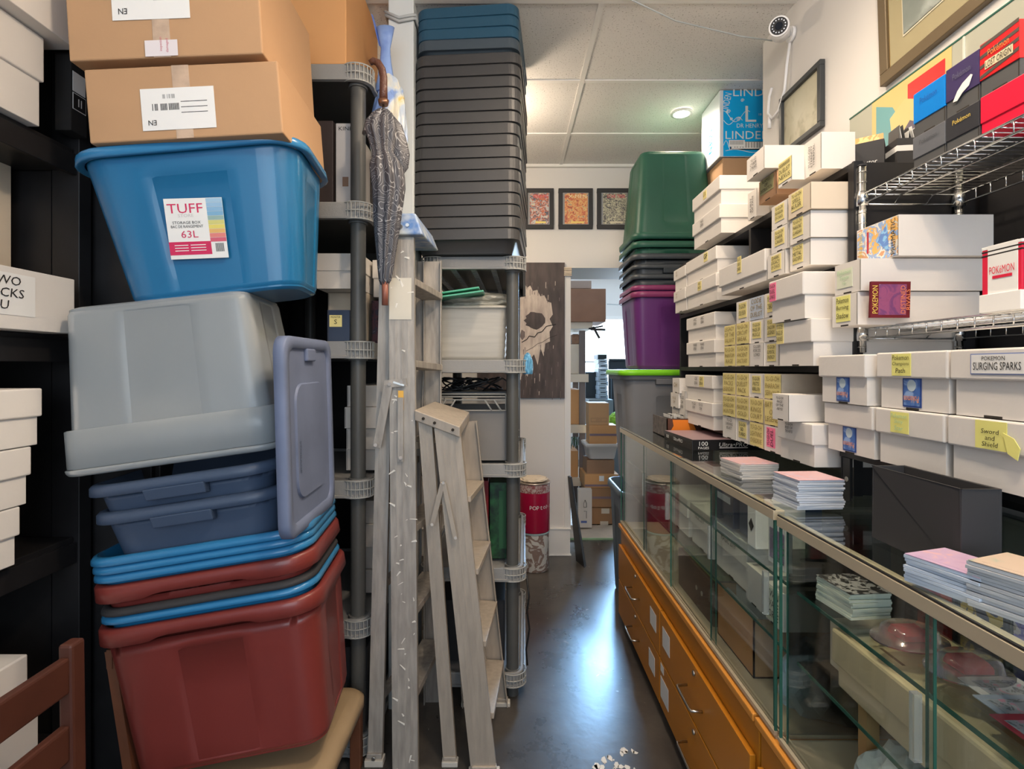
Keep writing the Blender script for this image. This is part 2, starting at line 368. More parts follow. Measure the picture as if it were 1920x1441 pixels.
def cbox(label, Xf, xa, xb, z0, h, D, kind='plain', nt=None, m=None, name='card_box', cat='card box', lidh=0.5, group=None, side=True, seam=False, Y=None):
    ya, yb = (crd(xa, Xf), crd(xb, Xf)) if Y is None else Y
    ya -= 0.0012; yb += 0.0012; yc = (ya+yb)/2; w = ya-yb
    m = m or WHITE_CARD
    t = thing(name, label, cat, (Xf+D/2, yc, z0), group=group)
    h2 = h-0.0012
    rnd = random.uniform(-0.003, 0.003)
    if kind == 'lid':
        g = 0.0045
        b = B().box(Xf+g, Xf+D-g, yb+g, ya-g, z0, z0+h2-0.003, m)
        b.box(Xf+g-0.0006, Xf+g, yc-0.016, yc+0.016, z0, z0+0.004, DARK)
        b.done('body', t, 0.0015)
        b = B().box(Xf-0.003, Xf+D, yb, ya, z0+h*(1-lidh), z0+h2, m)
        b.done('lid', t, 0.003)
        zf = z0+h*(1-lidh/2); hf = h*lidh; xf = Xf-0.003
    else:
        b = B().box(Xf, Xf+D, yb, ya, z0, z0+h2, m)
        b.box(Xf-0.0004, Xf, yb+0.0015, yb+0.0030, z0+0.002, z0+h2-0.002, DARK)       # glued flap seam
        if seam: b.box(Xf-0.0004, Xf, yb+0.004, ya-0.004, z0+h2*0.62, z0+h2*0.62+0.0012, mat('card_crease', (0.45,0.38,0.3)))
        b.box(Xf-0.0004, Xf, yc-0.014, yc+0.014, z0, z0+0.0035, DARK)
        if side: # half-moon finger cut on the side face
            pts = [(-0.018, 0), (-0.012, 0.006), (-0.006, 0.011), (0, 0.0125), (0.006, 0.011), (0.012, 0.006), (0.018, 0)]
            b.poly2((Xf+D*0.55, yb, z0), (1,0,0), (0,0,1), pts, mat('card_cut_shade', (0.36, 0.34, 0.30)), 0.0004)
        b.done('body', t, 0.0015)
        zf = z0+h/2; hf = h; xf = Xf
    if nt:
        for q in (nt if isinstance(nt, list) else [nt]):
            k, fy, fz, fw, fh, lines = q[:6]; o = q[6] if len(q) > 6 else {}
            b = B()
            note(b, xf-0.0003, yc+w*fy, zf+hf*fz, w*fw, hf*fh, k, lines, **o)
            b.done('sticky_note' if k in 'yYpbog' else ('paper_label' if k == 'w' else 'handwriting'), t)
    return t
# ---- cabinet under the showcases
def cabinet(y0, y1, xf, cols, label, labels=None):
    t = thing('drawer_cabinet', label, 'cabinet', (xf+0.26, (y0+y1)/2, 0))
    b = B().box(xf+0.03, xf+0.5, y0+0.01, y1-0.005, 0, 0.06, BLACK).box(xf+0.004, xf+0.52, y0, y1, 0.05, 0.515, ORANGE)
    b.done('body', t, 0.002)
    B().box(xf-0.012, xf+0.52, y0, y1, 0.515, 0.535, ORANGE_L).done('top_ledge', t, 0.003)
    n = len(cols)-1
    for i in range(n):
        a, c = cols[i]+0.004, cols[i+1]-0.004
        for (z0, z1) in ((0.245, 0.425), (0.058, 0.238)):
            d = B().box(xf-0.012, xf+0.003, a, c, z0, z1, ORANGE).done('drawer', t, 0.0015)
            yc = (a+c)/2; zc = (z0+z1)/2-0.01
            hx = xf-0.012
            B().tube([(hx, yc-0.07, zc), (hx-0.034, yc-0.066, zc), (hx-0.036, yc-0.055, zc), (hx-0.036, yc+0.055, zc), (hx-0.034, yc+0.066, zc), (hx, yc+0.07, zc)], 0.0042, STEEL).done('handle', d)
            B().cyl((hx, yc, z1-0.022), (hx-0.006, yc, z1-0.022), 0.008, STEEL).done('lock', d)
            for (ly, lz, lw, lh) in (labels or {}).get((i, z0), []):
                B().quad((hx-0.0005, ly, lz), *AISLE_L, lw, lh, PAPER).done('paper_label', d)
    return t
XC = 0.60
cabinet(1.29, 2.88, XC, [1.30, 2.085, 2.875], 'long orange laminate drawer cabinet under the farther showcase, toward the doorway',
        {(1, 0.245): [(2.18, 0.345, 0.09, 0.07)], (0, 0.245): [(2.00, 0.345, 0.09, 0.075)], (1, 0.058): [(2.20, 0.16, 0.09, 0.075)], (0, 0.058): [(2.02, 0.14, 0.10, 0.08), (2.05, 0.215, 0.04, 0.03)]})
cabinet(0.30, 1.28, XC, [0.305, 1.27], 'nearer orange laminate cabinet with drawers at the bottom right corner')
def showcase(y0, y1, top, label, doors, far_end=True):
    zb = 0.536; x0 = XC; x1 = XC+0.50
    t = thing('glass_showcase', label, 'display case', ((x0+x1)/2, (y0+y1)/2, zb))
    g = 0.006
    B().box(x0, x1, y0, y1, zb, zb+0.008, mat('beige_case_bottom', (0.50, 0.42, 0.30), 0.5)).done('base_panel', t)
    B().box(x0-0.004, x1, y0, y1, top-g, top, GLASS).done('glass_top', t)
    for yy in (y0, y1-g): B().box(x0+0.02, x1, yy, yy+g, zb+0.01, top-0.028, GLASS).done('end_pane', t)
    B().box(x0-0.006, x0+0.02, y0, y1, top-0.030, top-0.008, CREAMAL).box(x0-0.005, x0, y0, y1, top-0.0075, top-0.0045, BLACKM).done('top_rail', t, 0.001)
    B().box(x0-0.004, x0+0.004, y0, y1, zb+0.008, zb+0.017, CREAMAL).box(x0+0.007, x0+0.010, y0, y1, zb+0.008, zb+0.017, CREAMAL).box(x0+0.014, x0+0.018, y0, y1, zb+0.008, zb+0.017, CREAMAL).done('sliding_track', t)
    for (a, c, k) in doors:
        xx = x0+0.004+0.006*k
        d = B().box(xx, xx+0.0035, a, c, zb+0.012, top-0.03, GLASS).done('sliding_door', t)
        for e0 in (a-0.0016, c): B().box(xx-0.0004, xx+0.0039, e0, e0+0.0016, zb+0.012, top-0.03, GLASSE).done('pane_edge', d)
        B().box(xx-0.012, xx, a+0.02, a+0.03, (top+zb)/2, (top+zb)/2+0.10, mat('clear_plastic_handle', (0.8,0.85,0.82), 0.1, trans=0.8)).done('pull', d)
    for yy in (y0, y1-0.008): B().box(x0-0.002, x0+0.004, yy+0.002, yy+0.005, zb+0.01, top-0.03, GLASSE).done('corner_edge', t)
    for z in (0.88, 0.725):
        s = B().box(x0+0.035, x1-0.02, y0+0.012, y1-0.012, z-0.007, z, GLASS).done('glass_shelf', t)
        B().box(x0+0.033, x0+0.035, y0+0.012, y1-0.012, z-0.007, z, GLASSE).done('shelf_edge', s)
    b = B()
    for yy in (y0+0.3, y1-0.3): b.box(x1-0.018, x1-0.004, yy-0.012, yy+0.012, zb+0.008, top-0.008, CREAMAL)
    b.done('shelf_standard', t)
    B().box(x1-0.004, x1, y0, y1, zb, top-0.008, mat('pale_case_back', (0.36, 0.37, 0.33), 0.5)).done('back_panel', t)
    return t
showcase(1.20, 2.87, 1.058, 'farther glass showcase with sliding glass doors and champagne trim', [(1.22, 1.60, 0), (1.58, 2.02, 1), (2.0, 2.40, 0), (2.38, 2.85, 1)])
showcase(0.30, 1.185, 1.050, 'nearer glass showcase at the right edge holding a long cream box', [(0.76, 1.16, 0), (0.33, 0.78, 1)])
TOP1 = 1.058; TOP2 = 1.050
# ---- black bookcase standing on the farther showcase
SX = 0.842
t = thing('bookcase', 'black open bookcase full of white card boxes against the right wall', 'bookcase', (1.0, 1.96, TOP1))
L1, L2, L3, L4 = 1.128, 1.376, 1.631, 1.875
B().box(SX, 1.16, 1.308, 1.326, TOP1, L4, BLACK).done('side_panel', t, 0.001)
B().box(SX, 1.16, 2.62, 2.638, TOP1, L4, BLACK).done('side_panel', t, 0.001)
for z in (L1, L2, L3, L4): B().box(SX, 1.152, 1.3265, 2.6195, z-0.018, z, BLACK).done('shelf', t, 0.001)
B().box(1.153, 1.163, 1.327, 2.619, TOP1, L4, BLACK).done('back_panel', t)
B().box(SX, 1.152, 1.86, 1.875, L3, L4-0.018, BLACK).done('divider', t, 0.001)
B().box(SX-0.002, SX+0.02, 1.3, 1.308, TOP1, L4, BLACKM).done('post', t)
# level 1
def grid(level, z0, Xf, cols, rows, h, what, D=0.27):
    for r, row in enumerate(rows):
        for c, q in enumerate(row):
            if q is None: continue
            pos = ['bottom', 'middle', 'top'][r] + ' row, ' + ['farthest', 'second', 'third', 'nearest'][c] + ' column'
            k, lines = q[0], q[1]
            nt = None; m = None
            if k == 'Y': m = CREAM_CARD; nt = ('y', 0, 0, 0.93, 0.93, lines, {'ink': INKB})
            elif k == 'y': nt = ('y', 0, 0.05, 0.6, 0.7, lines)
            elif k == 'p': nt = ('p', 0.1, 0.05, 0.5, 0.75, lines, {'vertical': True})
            elif k == 'b': nt = ('b', 0, 0, 0.95, 0.98, lines, {'ink': INKB})
            else: nt = ('n', -0.05, 0.15, 0.6, 0.6, lines)
            dx = random.uniform(-0.003, 0.003)
            col = {'Y': 'yellow-labelled card box', 'y': 'card box with small yellow note', 'p': 'card box with pink note', 'b': 'card box with pale blue note', 'n': 'handwritten white card box'}[k]
            cbox('%s, %s of the %s grid' % (col, pos, what), Xf+dx, cols[c][0], cols[c][1], z0+r*h, h, D, nt=nt, m=m, side=False)
cols1 = [(1355, 1380), (1380.6, 1405), (1405.6, 1432.5), (1433, 1466)]
grid(1, L1, 0.76, cols1, [
    [('n', ['YU-GI', 'DARKWING', 'BLAST']), ('y', [YG, '5D', 'TURBO']), ('Y', [YG, 'LIGHTNING', 'OVERDRIVE']), ('p', [YG, 'DUEL'])],
    [('Y', [YG, 'SHADOW', 'HUNTER']), ('Y', [YG, 'MAXIMUM', 'GOLD']), ('Y', [YG, 'KINGS', 'COURT']), ('Y', ['BATTLES', 'OF', 'LEGEND'])],
    [('Y', [YG, 'PACKS', 'LEGENDARY']), ('Y', [YG, 'DUELIST', 'PACK']), ('y', [YG, 'FISTS', 'REBELLION']), ('Y', [YG, 'PHARAOH', 'SERVANT'])]], 0.0755, 'lower shelf')
cols2 = [(1358, 1380), (1380.6, 1405.5), (1406, 1433), (1433.6, 1461)]
grid(2, L2, 0.76, cols2, [
    [('Y', [YG, 'PHANTOM', 'RAGE']), ('Y', [YG, 'ANCIENT', 'SANCTUARY']), ('n', ['SOLDIER', 'FORCES', 'LORD']), ('y', [YG, 'ELEMENTAL', 'ENERGY'])],
    [('Y', ['LEGACY', 'OF THE', 'VALIANT']), ('Y', [YG, 'CIRCUIT', 'BREAK']), ('y', [YG, 'MAZE OF', 'MUSCLE']), ('y', [YG, 'SHADOW', 'LEGENDS'])],
    [None, ('y', [YG, 'SOUL FUSION']), ('b', ['CODE', 'OF THE', 'DUELIST']), ('y', [YG, 'CYBERDARK'])]], 0.0715, 'upper shelf')
def two(z0, Xf, xa, xb, h, D, labs, nts, kind='lid'):
    for i, (l, n) in enumerate(zip(labs, nts)):
        cbox(l, Xf+0.003*i, xa, xb, z0+i*h, h, D, kind=kind, nt=n)
N2 = lambda s: [('n', -0.12, 0.05, 0.16, 0.7, s, {'vertical': False}), ('n', 0.14, 0.05, 0.16, 0.7, s)]
Ny = lambda s: [('n', 0.05, 0, 0.14, 0.8, s), ('y', -0.14, 0, 0.16, 0.8, s)]
two(L1, 0.79, 1286, 1337, 0.107, 0.33, ['lidded white card box at the far end of the lowest shelf, bottom of its pair', 'lidded white card box at the far end of the lowest shelf, upper of its pair'], [N2(['YU GI', 'OH']), Ny(['GX', 'ERA'])])
cbox('small plain card box at the far left end of the lowest shelf, lower of two', 0.79, 1257.5, 1272, L1+0.055, 0.07, 0.2, nt=('n', 0, 0, .7, .6, ['YU-GI', 'OH'], {'ink': INKB}))
cbox('small plain card box at the far left end of the lowest shelf, upper of two', 0.79, 1261, 1274, L1+0.126, 0.07, 0.2, nt=('n', 0, 0, .6, .6, ['OH'], {'ink': INKB}))
cbox('plain flat card box under the small boxes at the far end of the lowest shelf', 0.80, 1260, 1273, L1, 0.054, 0.2)
cbox('white card box with faint writing tucked behind the far lidded pair, lowest shelf', 0.80, 1273.6, 1285, L1, 0.14, 0.2, nt=('n', 0, 0.1, .7, .5, ['YU-GI', 'OH', 'ERA']))
# near end of level 1
cbox('lidded white card box at the near end of the lowest shelf, under a small box', 0.74, 1459, 1526, L1, 0.1065, 0.36, 'lid', [('n', 0.12, 0.1, 0.25, 0.6, [YG, 'RISE OF', 'THE ABYSS'])])
cbox('small white card box reading RAGE OF THE ABYSS on the near lidded box', 0.705, 1448, 1480, L1+0.107, 0.069, 0.36, nt=('n', 0, 0.12, .5, .6, [YG, 'RAGE', 'OF THE', 'ABYSS']))
# level 2
two(L2, 0.79, 1288, 1341, 0.107, 0.33, ['lidded white card box at the far end of the second shelf, bottom of its pair', 'lidded white card box at the far end of the second shelf, top of its pair'], [N2(['VRAINS', 'ERA']), N2(['ARC', 'ERA'])])
cbox('lidded card box with a yellow note at the near end of the second shelf, bottom', 0.74, 1457, 1524, L2, 0.1175, 0.36, 'lid', [('y', 0.37, 0.0, 0.22, 0.95, [YG, 'RAGE OF', 'DARKNESS'])])
cbox('lidded card box with a bright pink note at the near end of the second shelf', 0.728, 1443, 1508, L2+0.118, 0.117, 0.36, 'lid', [('p', 0.36, -0.05, 0.2, 0.85, [YG, 'DUEL', 'LINKS'])])
# level 3
two(L3, 0.79, 1287, 1344, 0.105, 0.33, ['lidded card box with a yellow scrap, third shelf, second from the far end, lower', 'lidded card box with a yellow scrap, third shelf, second from the far end, upper'], [('y', 0.0, 0, 0.12, 0.7, ['101', 'A-D']), ('y', -0.2, 0.05, 0.12, 0.7, ['GF'])])
two(L3, 0.79, 1264, 1286, 0.103, 0.33, ['lidded card box at the very far end of the third shelf, lower', 'lidded card box at the very far end of the third shelf, upper'], [('n', 0.2, 0, 0.3, 0.6, ['AB', 'CD'], {'ink': INKB}), ('n', 0.2, 0, 0.3, 0.6, ['EF', 'GH'], {'ink': INKB})])
cbox('long cream-white box lying lengthwise on the third shelf with a yellow tag', 0.76, 1349, 1436, L3, 0.096, 0.12, 'lid', [('y', 0.0, 0.25, 0.085, 0.8, [YG, '101', 'DARK'])], lidh=0.7)
for i, (lab, a, c, k, txt) in enumerate([
    ('white card box with yellow note in the shorter column of the third shelf, bottom', 1439, 1473, 'y', ['DARK', 'LEGACY', 'OF CHAOS']),
    ('white card box with yellow note in the shorter column of the third shelf, middle', 1446, 1479, 'y', [YG, 'DARK', 'CRISIS']),
    ('white card box with yellow note in the shorter column of the third shelf, top', 1446.6, 1478, 'y', [YG, 'INVASION', 'OF CHAOS'])]):
    cbox(lab, 0.76, a, c, L3+i*0.068, 0.068, 0.38, nt=(k, 0.0, 0.08, 0.55, 0.65, txt), side=False)
for i, (lab, a, c, k, txt, m) in enumerate([
    ('white card box marked METAL RAIDERS at the near end of the third shelf', 1481, 1520.5, 'y', [YG, 'METAL', 'RAIDERS'], None),
    ('white card box marked PHARAONIC GUARDIAN above the metal raiders box', 1481, 1520.5, 'y', [YG, 'PHARAONIC', 'GUARDIAN'], None),
    ('cream card box marked SPELL RULER jutting out on top of its column', 1478, 1521.5, 'y', [YG, 'SPELL', 'RULER'], CREAM_CARD)]):
    cbox(lab, 0.76-0.004*i, a, c, L3+i*0.0685, 0.068, 0.38, nt=(k, 0.1, 0.08, 0.5, 0.7, txt), m=m)
# level 4
two(L4, 0.785, 1299, 1351, 0.109, 0.32, ['lidded white card box at the far end of the top shelf, lower of its pair', 'lidded white card box at the far end of the top shelf, upper of its pair'], [('n', 0.1, 0, 0.14, 0.7, ['MAGIC', 'ERA']), ('y', 0.0, 0, 0.12, 0.6, ['GX'], {'ink': INKB})])
cbox('narrow upright white card box with sideways writing on the top shelf', 0.82, 1402, 1420, L4, 0.094, 0.04, nt=('n', 0, 0, 0.5, 0.7, ['BURST', 'OF FATE'], {'vertical': True}), side=False)
cbox('second narrow white card box just behind the upright one on the top shelf', 0.865, 1421, 1436, L4, 0.06, 0.05, side=False)
cbox('brown-orange card box with a dull green label on the top shelf', 0.775, 1423, 1457, L4, 0.071, 0.3, nt=('o', 0.05, 0.15, 0.75, 0.62, ['FLAMES', 'OF', 'DESTRUCTION']), m=mat('tan_cardboard', (0.62, 0.36, 0.2), 0.75))
cbox('worn white card box perched highest, over the brown-orange box', 0.735, 1400, 1434, L4+0.0715, 0.067, 0.28, nt=('n', 0.08, 0.05, 0.5, 0.6, ['YU-GI', 'CYBER', 'STRIKE']))
cbox('white card box with a crossed-out yellow label on the top shelf', 0.757, 1459, 1485.5, L4, 0.069, 0.3, nt=('y', 0.0, 0.05, 0.92, 0.82, ['#######', 'DUELIST', 'NEXUS']))
cbox('larger white card box with sideways writing at the near end of the top shelf', 0.79, 1507, 1541, L4, 0.094, 0.085, nt=('n', 0.0, 0.0, 0.45, 0.7, [YG, 'ETERNITY', 'THERMAL'], {'vertical': True}), side=False)
# ---- big two-row boxes on the near black shelf
t = thing('metal_shelf', 'black metal shelf with corner posts holding the big white boxes, lower right', 'shelf', (1.0, 0.95, TOP2))
ZS = 1.178
B().box(0.80, 1.15, 0.50, 1.292, ZS-0.02, ZS, BLACKM).done('shelf_board', t, 0.001)
B().box(1.140, 1.150, 0.40, 1.292, TOP2, 1.86, BLACK).done('back_panel', t)
for (x, y) in ((0.81, 1.28), (1.125, 1.28)):
    z0 = TOP1 if y > 1.2 else TOP2
    p = B().box(x-0.012, x+0.012, y-0.003, y+0.003, z0, ZS-0.02, BLACKM).box(x-0.012, x-0.008, y-0.03, y, z0, ZS-0.02, BLACKM).done('post', t)
    B().cyl((x-0.013, y-0.018, z0+0.05), (x-0.010, y-0.018, z0+0.05), 0.006, STEEL).done('bolt', p)
B().box(0.80, 0.82, 0.52, 0.54, TOP2, ZS-0.02, BLACKM).done('post', t)
def cardback(b, X, y, z, w, h):
    r, u = AISLE_L
    b.quad((X, y, z), r, u, w, h, mat('card_back_navy', (0.03, 0.07, 0.28), 0.3), 0.0005)
    b.quad((X-0.0006, y, z), r, u, w*0.86, h*0.9, art('card_back_blue', [(0.03,0.09,0.34),(0.07,0.17,0.48),(0.30,0.45,0.75)], 40, 'soft'), 0.0003)
    k = 12; b.poly2((X-0.0011, y, z+h*0.24), r, u, [(w*0.24*math.cos(i*math.pi*2/k), w*0.24*math.sin(i*math.pi*2/k)) for i in range(k)], mat('card_back_disc', (0.55, 0.66, 0.72), 0.3), 0.0003)
    b.text('Pokémon', (X-0.0012, y, z-h*0.22), (0,1,0), (0,0,-1), w*0.8, h*0.22, mat('logo_orange', (0.95, 0.35, 0.12), 0.4), 0.0010)
for i, (lab, xa, xb, X, zz, hh, nk) in enumerate([
    ('big lidded white box with a blue card back, near black shelf, left column, bottom', 1547, 1639, 0.762, ZS, 0.112, 'card'),
    ('big lidded white box with a blue card back, near black shelf, left column, top', 1536, 1625, 0.750, ZS+0.1125, 0.110, 'card'),
    ('big lidded white box with a yellow note and faded pen, middle column, bottom', 1643, 1774, 0.762, ZS, 0.112, 'ynote'),
    ('big lidded white box marked Champions Path over a blue card back', 1645, 1780, 0.762, ZS+0.1125, 0.112, 'champ'),
    ('big lidded white box with a curled yellow note reading Sword and Shield', 1778, 1935, 0.762, ZS, 0.112, 'sword'),
    ('big lidded white box labelled SURGING SPARKS in a blue outline', 1783, 1945, 0.762, ZS+0.1125, 0.112, 'spark')]):
    t = cbox(lab, X, xa, xb, zz, hh, 0.36, 'lid', name='storage_box', cat='box', lidh=0.46)
    ya, yb = crd(xa, X), crd(xb, X); yc = (ya+yb)/2; w = ya-yb; b = B(); xl = X-0.0034; zl = zz+hh*0.77
    if nk in ('card', 'champ'):
        cardback(b, X+0.0038, yc+0.0, zz+hh*0.295, 0.047, hh*0.50); b.done('card_back', t); b = B()
    if nk == 'champ': note(b, xl, yc+w*0.10, zl, 0.050, hh*0.38, 'Y', ['Pokemon', 'Champions', 'Path'])
    if nk == 'ynote': note(b, xl, yc+w*0.10, zl, 0.048, hh*0.36, 'Y', ['Pokemon', 'Shiny', 'Star'], ink=INKG)
    if nk == 'sword':
        note(b, xl, 0.84, zl, 0.055, hh*0.40, 'Y', ['', 'Sword', 'and', 'Shield'])
        b.poly2((xl-0.001, 0.805, zl-0.008), (0,-1,0), (0,0,1), [(-0.012, 0.015), (0.006, 0.008), (0.016, -0.006), (0.012, -0.024), (-0.004, -0.016)], YELLOW2, 0.001, 0.001)
    if nk == 'spark':
        b.quad((xl, 0.83, zl), *AISLE_L, 0.094, hh*0.30, mat('label_blue_line', (0.20, 0.26, 0.50)), 0.0005); b.quad((xl-0.0006, 0.83, zl), *AISLE_L, 0.090, hh*0.27, PAPER, 0.0004)
        b.text('POKEMON', (xl, 0.835, zl+hh*0.08), *AISLE_L, 0.04, hh*0.06, INK, 0.0016); b.text('SURGING SPARKS', (xl, 0.83, zl-hh*0.03), *AISLE_L, 0.082, hh*0.11, INK, 0.0016)
    if b.v: b.done('sticky_note' if nk != 'spark' else 'paper_label', t)
# ---- chrome wire rack
t = thing('wire_rack', 'chrome wire shelving rack on the right, above the big boxes', 'shelving', (0.97, 0.9, ZS))
RX0, RX1, RY1, RY0 = 0.857, 1.092, 1.296, 0.42
for (x, y) in ((RX0, RY1), (RX1, RY1), (RX1, RY0), (RX0, RY0)):
    b = B().cyl((x, y, ZS+0.23 if x < 1 else ZS+0.23), (x, y, 1.86), 0.0095, CHROME)
    b.cyl((x, y, 1.86), (x, y, 1.863), 0.010, BLACKP)
    z = 1.42
    while z < 1.85: b.cyl((x, y, z), (x, y, z+0.0015), 0.0100, STEEL); z += 0.025
    b.done('post', t)
for zt in (1.466, 1.792):
    zl = zt-0.024; b = B()
    for z in (zt, zl):
        b.tube([(RX0, RY0, z), (RX0, RY1, z)], 0.0024, CHROME, 6).tube([(RX1, RY0, z), (RX1, RY1, z)], 0.0024, CHROME, 6)
        b.tube([(RX0, RY1, z), (RX1, RY1, z)], 0.0024, CHROME, 6).tube([(RX0, RY0, z), (RX1, RY0, z)], 0.0024, CHROME, 6)
    y = RY0+0.03
    while y < RY1-0.01:
        for x in (RX0, RX1): b.tube([(x, y, zl), (x, y, zt)], 0.0014, CHROME, 5)
        b.tube([(RX0, y-0.014, zt-0.003), (RX1, y-0.014, zt-0.003)], 0.0012, CHROME, 5)
        b.tube([(RX0, y+0.005, zt-0.003), (RX1, y+0.005, zt-0.003)], 0.0012, CHROME, 5)
        y += 0.038
    for x in (RX0+0.078, RX0+0.156): b.tube([(x, RY0, zt-0.008), (x, RY1-0.02, zt-0.008), (x, RY1, zl)], 0.002, CHROME, 6)
    b.done('wire_shelf', t)
    for (x, y) in ((RX0, RY1), (RX1, RY1), (RX1, RY0), (RX0, RY0)):
        B().cyl((x, y, zl-0.006), (x, y, zt+0.006), 0.0145, CHROME, 0.0125).done('collar', t)
ZW = 1.4665
t = cbox('white card box with a Burning Shadow note on the middle wire shelf', 0.772, 1560, 1609, ZW, 0.074, 0.27, nt=('Y', 0.05, 0.05, 0.55, 0.8, ['Pokemon', 'Burning', 'Shadow']), side=False)
t = cbox('white card box with a faded green note, directly over the Burning Shadow box', 0.774, 1565, 1615, ZW+0.0745, 0.072, 0.27, nt=('g', 0.1, 0.0, 0.6, 0.6, ['Pokemon', 'Team', 'Up'], {'ink': INKG}), side=False)
t = cbox('white box fronted by a colourful pack reading PRISMATIC on the wire shelf', 0.842, 1606, 1686, ZW+0.147, 0.09, 0.205, name='storage_box', cat='box', side=False)
b = B(); X = 0.8415; ya, yb = crd(1606, X), crd(1686, X); yc = (ya+yb)/2
b.quad((X, yc, ZW+0.192), *AISLE_L, (ya-yb)*0.94, 0.084, art('prismatic_art', [(0.75,0.72,0.66),(0.85,0.5,0.15),(0.30,0.45,0.75),(0.80,0.78,0.72),(0.65,0.35,0.2),(0.85,0.75,0.3)], 30), 0.0004)
b.poly2((X-0.0008, yc, ZW+0.192), *AISLE_L, [(0.0, 0.0), (0.035, 0.035), (0.04, -0.03)], art('prism_blue', [(0.15,0.3,0.7),(0.3,0.6,0.9),(0.7,0.8,0.9)], 50), 0.0003)
b.poly2((X-0.0008, yc, ZW+0.192), *AISLE_L, [(-0.032, 0.03), (-0.026, 0.03), (-0.026, -0.02), (-0.032, -0.02)], mat('pack_red', (0.5,0.03,0.04)), 0.0003)
b.text('PRISMATIC', (X-0.0004, yc-0.055, ZW+0.192), (0,0,1), (0,1,0), 0.078, 0.014, INK, 0.0018)
b.text('Pokémon', (X-0.0004, yc+0.055, ZW+0.192), (0,0,1), (0,1,0), 0.07, 0.016, mat('gold_print', (0.75, 0.55, 0.1)), 0.0018)
b.done('pack_front', t)
# booster pack standing against the side
b = B(); c = px(1666, 562, 1.152)
r = Vector((1, 0.02, 0.0)); u = Vector((0.03, 0, 1))
b.quad(c, r, u, 0.086, 0.078, mat('foil_maroon', (0.22, 0.03, 0.04), 0.25, 0.3), 0.006)
b.quad(c+Vector((0.004,-0.0062,0)), r, u, 0.060, 0.066, art('pack_smoky_art', [(0.10,0.03,0.10),(0.30,0.08,0.18),(0.16,0.05,0.16),(0.45,0.36,0.42)], 28, 'soft'), 0.0004)
b.text('POKEMON', c+Vector((-0.034,-0.0066,0)), (0,0,1), (-1,0,0), 0.06, 0.012, mat('gold_print', (0.75,0.55,0.1)), 0.0008)
b.text('DESTINED', c+Vector((0.026,-0.0066,0.0)), (0,0,1), (-1,0,0), 0.06, 0.010, mat('pack_print', (0.8,0.25,0.1)), 0.0008)
b.text('RIVALS', c+Vector((0.037,-0.0066,0)), (0,0,1), (-1,0,0), 0.05, 0.009, mat('pack_print', (0.8,0.25,0.1)), 0.0008)
tag(b.done('booster_pack', bevel=0.001), 'dark red trading card booster pack propped against the white box side', 'card pack')
t = thing('deck_box', 'red and white trading card box standing on the middle wire shelf at right', 'box', (0.86, 0.92, ZW))
B().box(0.832, 0.90, 0.868, 0.945, ZW, ZW+0.032, PAPER).done('tray', t, 0.001)
b = B().box(0.836, 0.896, 0.870, 0.943, ZW+0.032, ZW+0.115, mat('logo_red', (0.72, 0.02, 0.06), 0.35)).box(0.8355, 0.837, 0.876, 0.932, ZW+0.030, ZW+0.116, PAPER)
for k in range(2): b.box(0.8353, 0.8965, 0.8695, 0.9435, ZW+0.098+k*0.007, ZW+0.101+k*0.007, INK)
b.box(0.8356, 0.897, 0.8692, 0.944, ZW+0.110, ZW+0.1155, PAPER).done('carton', t, 0.001)
b = B().text('POKéMON', (0.8350, 0.904, ZW+0.072), *AISLE_L, 0.046, 0.013, mat('logo_red', (0.7,0.02,0.05)), 0.001)
b.quad((0.8352, 0.904, ZW+0.060), *AISLE_L, 0.036, 0.005, mat('logo_red', (0.7,0.02,0.05)), 0.0004).done('logo', t)
# boxes on the upper wire shelf
ZU = 1.7935
def elite(label, xa, xb, z0, h, main, strip, txt=None, X=0.864, D=0.16, ink=None, txt2=None, stripes=None):
    t = cbox(label, X, xa, xb, z0, h, D, m=strip, name='card_set_box', cat='box', side=False)
    ya, yb = crd(xa, X)-0.001, crd(xb, X)+0.001; yc = (ya+yb)/2; w = ya-yb
    b = B().box(X-0.002, X+D+0.002, yb-0.0006, ya+0.0006, z0+h*0.32, z0+h+0.0004, main)
    if stripes:
        for q in range(4): b.poly2((X-0.0021, yc, z0+h*0.66), *AISLE_L, [(-w/2, -h*0.32+q*h*0.19), (w/2, -h*0.20+q*h*0.17), (w/2, -h*0.13+q*h*0.17), (-w/2, -h*0.25+q*h*0.19)], stripes, 0.0003)
    b.done('sleeve', t, 0.001)
    if txt:
        b = B()
        if txt2: b.quad((X-0.0025, yc, z0+h*0.56), *AISLE_L, w*0.72, h*0.16, mat('cream_print', (0.7,0.62,0.4)), 0.0004); b.text(txt2, (X-0.0028, yc, z0+h*0.56), *AISLE_L, w*0.66, h*0.12, INK, 0.0008)
        b.text(txt, (X-0.0025, yc, z0+h*0.76), *AISLE_L, w*0.55, h*0.13, ink or INK, 0.0008).done('print', t)
    return t
DG = mat('dark_grey_carton', (0.075, 0.078, 0.082), 0.5)
elite('slate grey card set box on the upper wire shelf under the blue one', 1713, 1774, ZU, 0.066, mat('slate_carton', (0.12,0.13,0.15), 0.45), DG, 'Pokémon', ink=mat('slate_print', (0.07,0.08,0.09)))
elite('black card set box with gold lettering on the upper wire shelf', 1775, 1838, ZU, 0.068, mat('black_carton', (0.03,0.032,0.04), 0.4), DG, 'Pokémon', ink=mat('gold_print', (0.75,0.55,0.1)))
elite('plain bright red card set box on the upper wire shelf, lower right', 1840, 1925, ZU, 0.070, mat('bright_red_carton', (0.75,0.01,0.05), 0.35), mat('bright_red_carton', (0.75,0.01,0.05)))
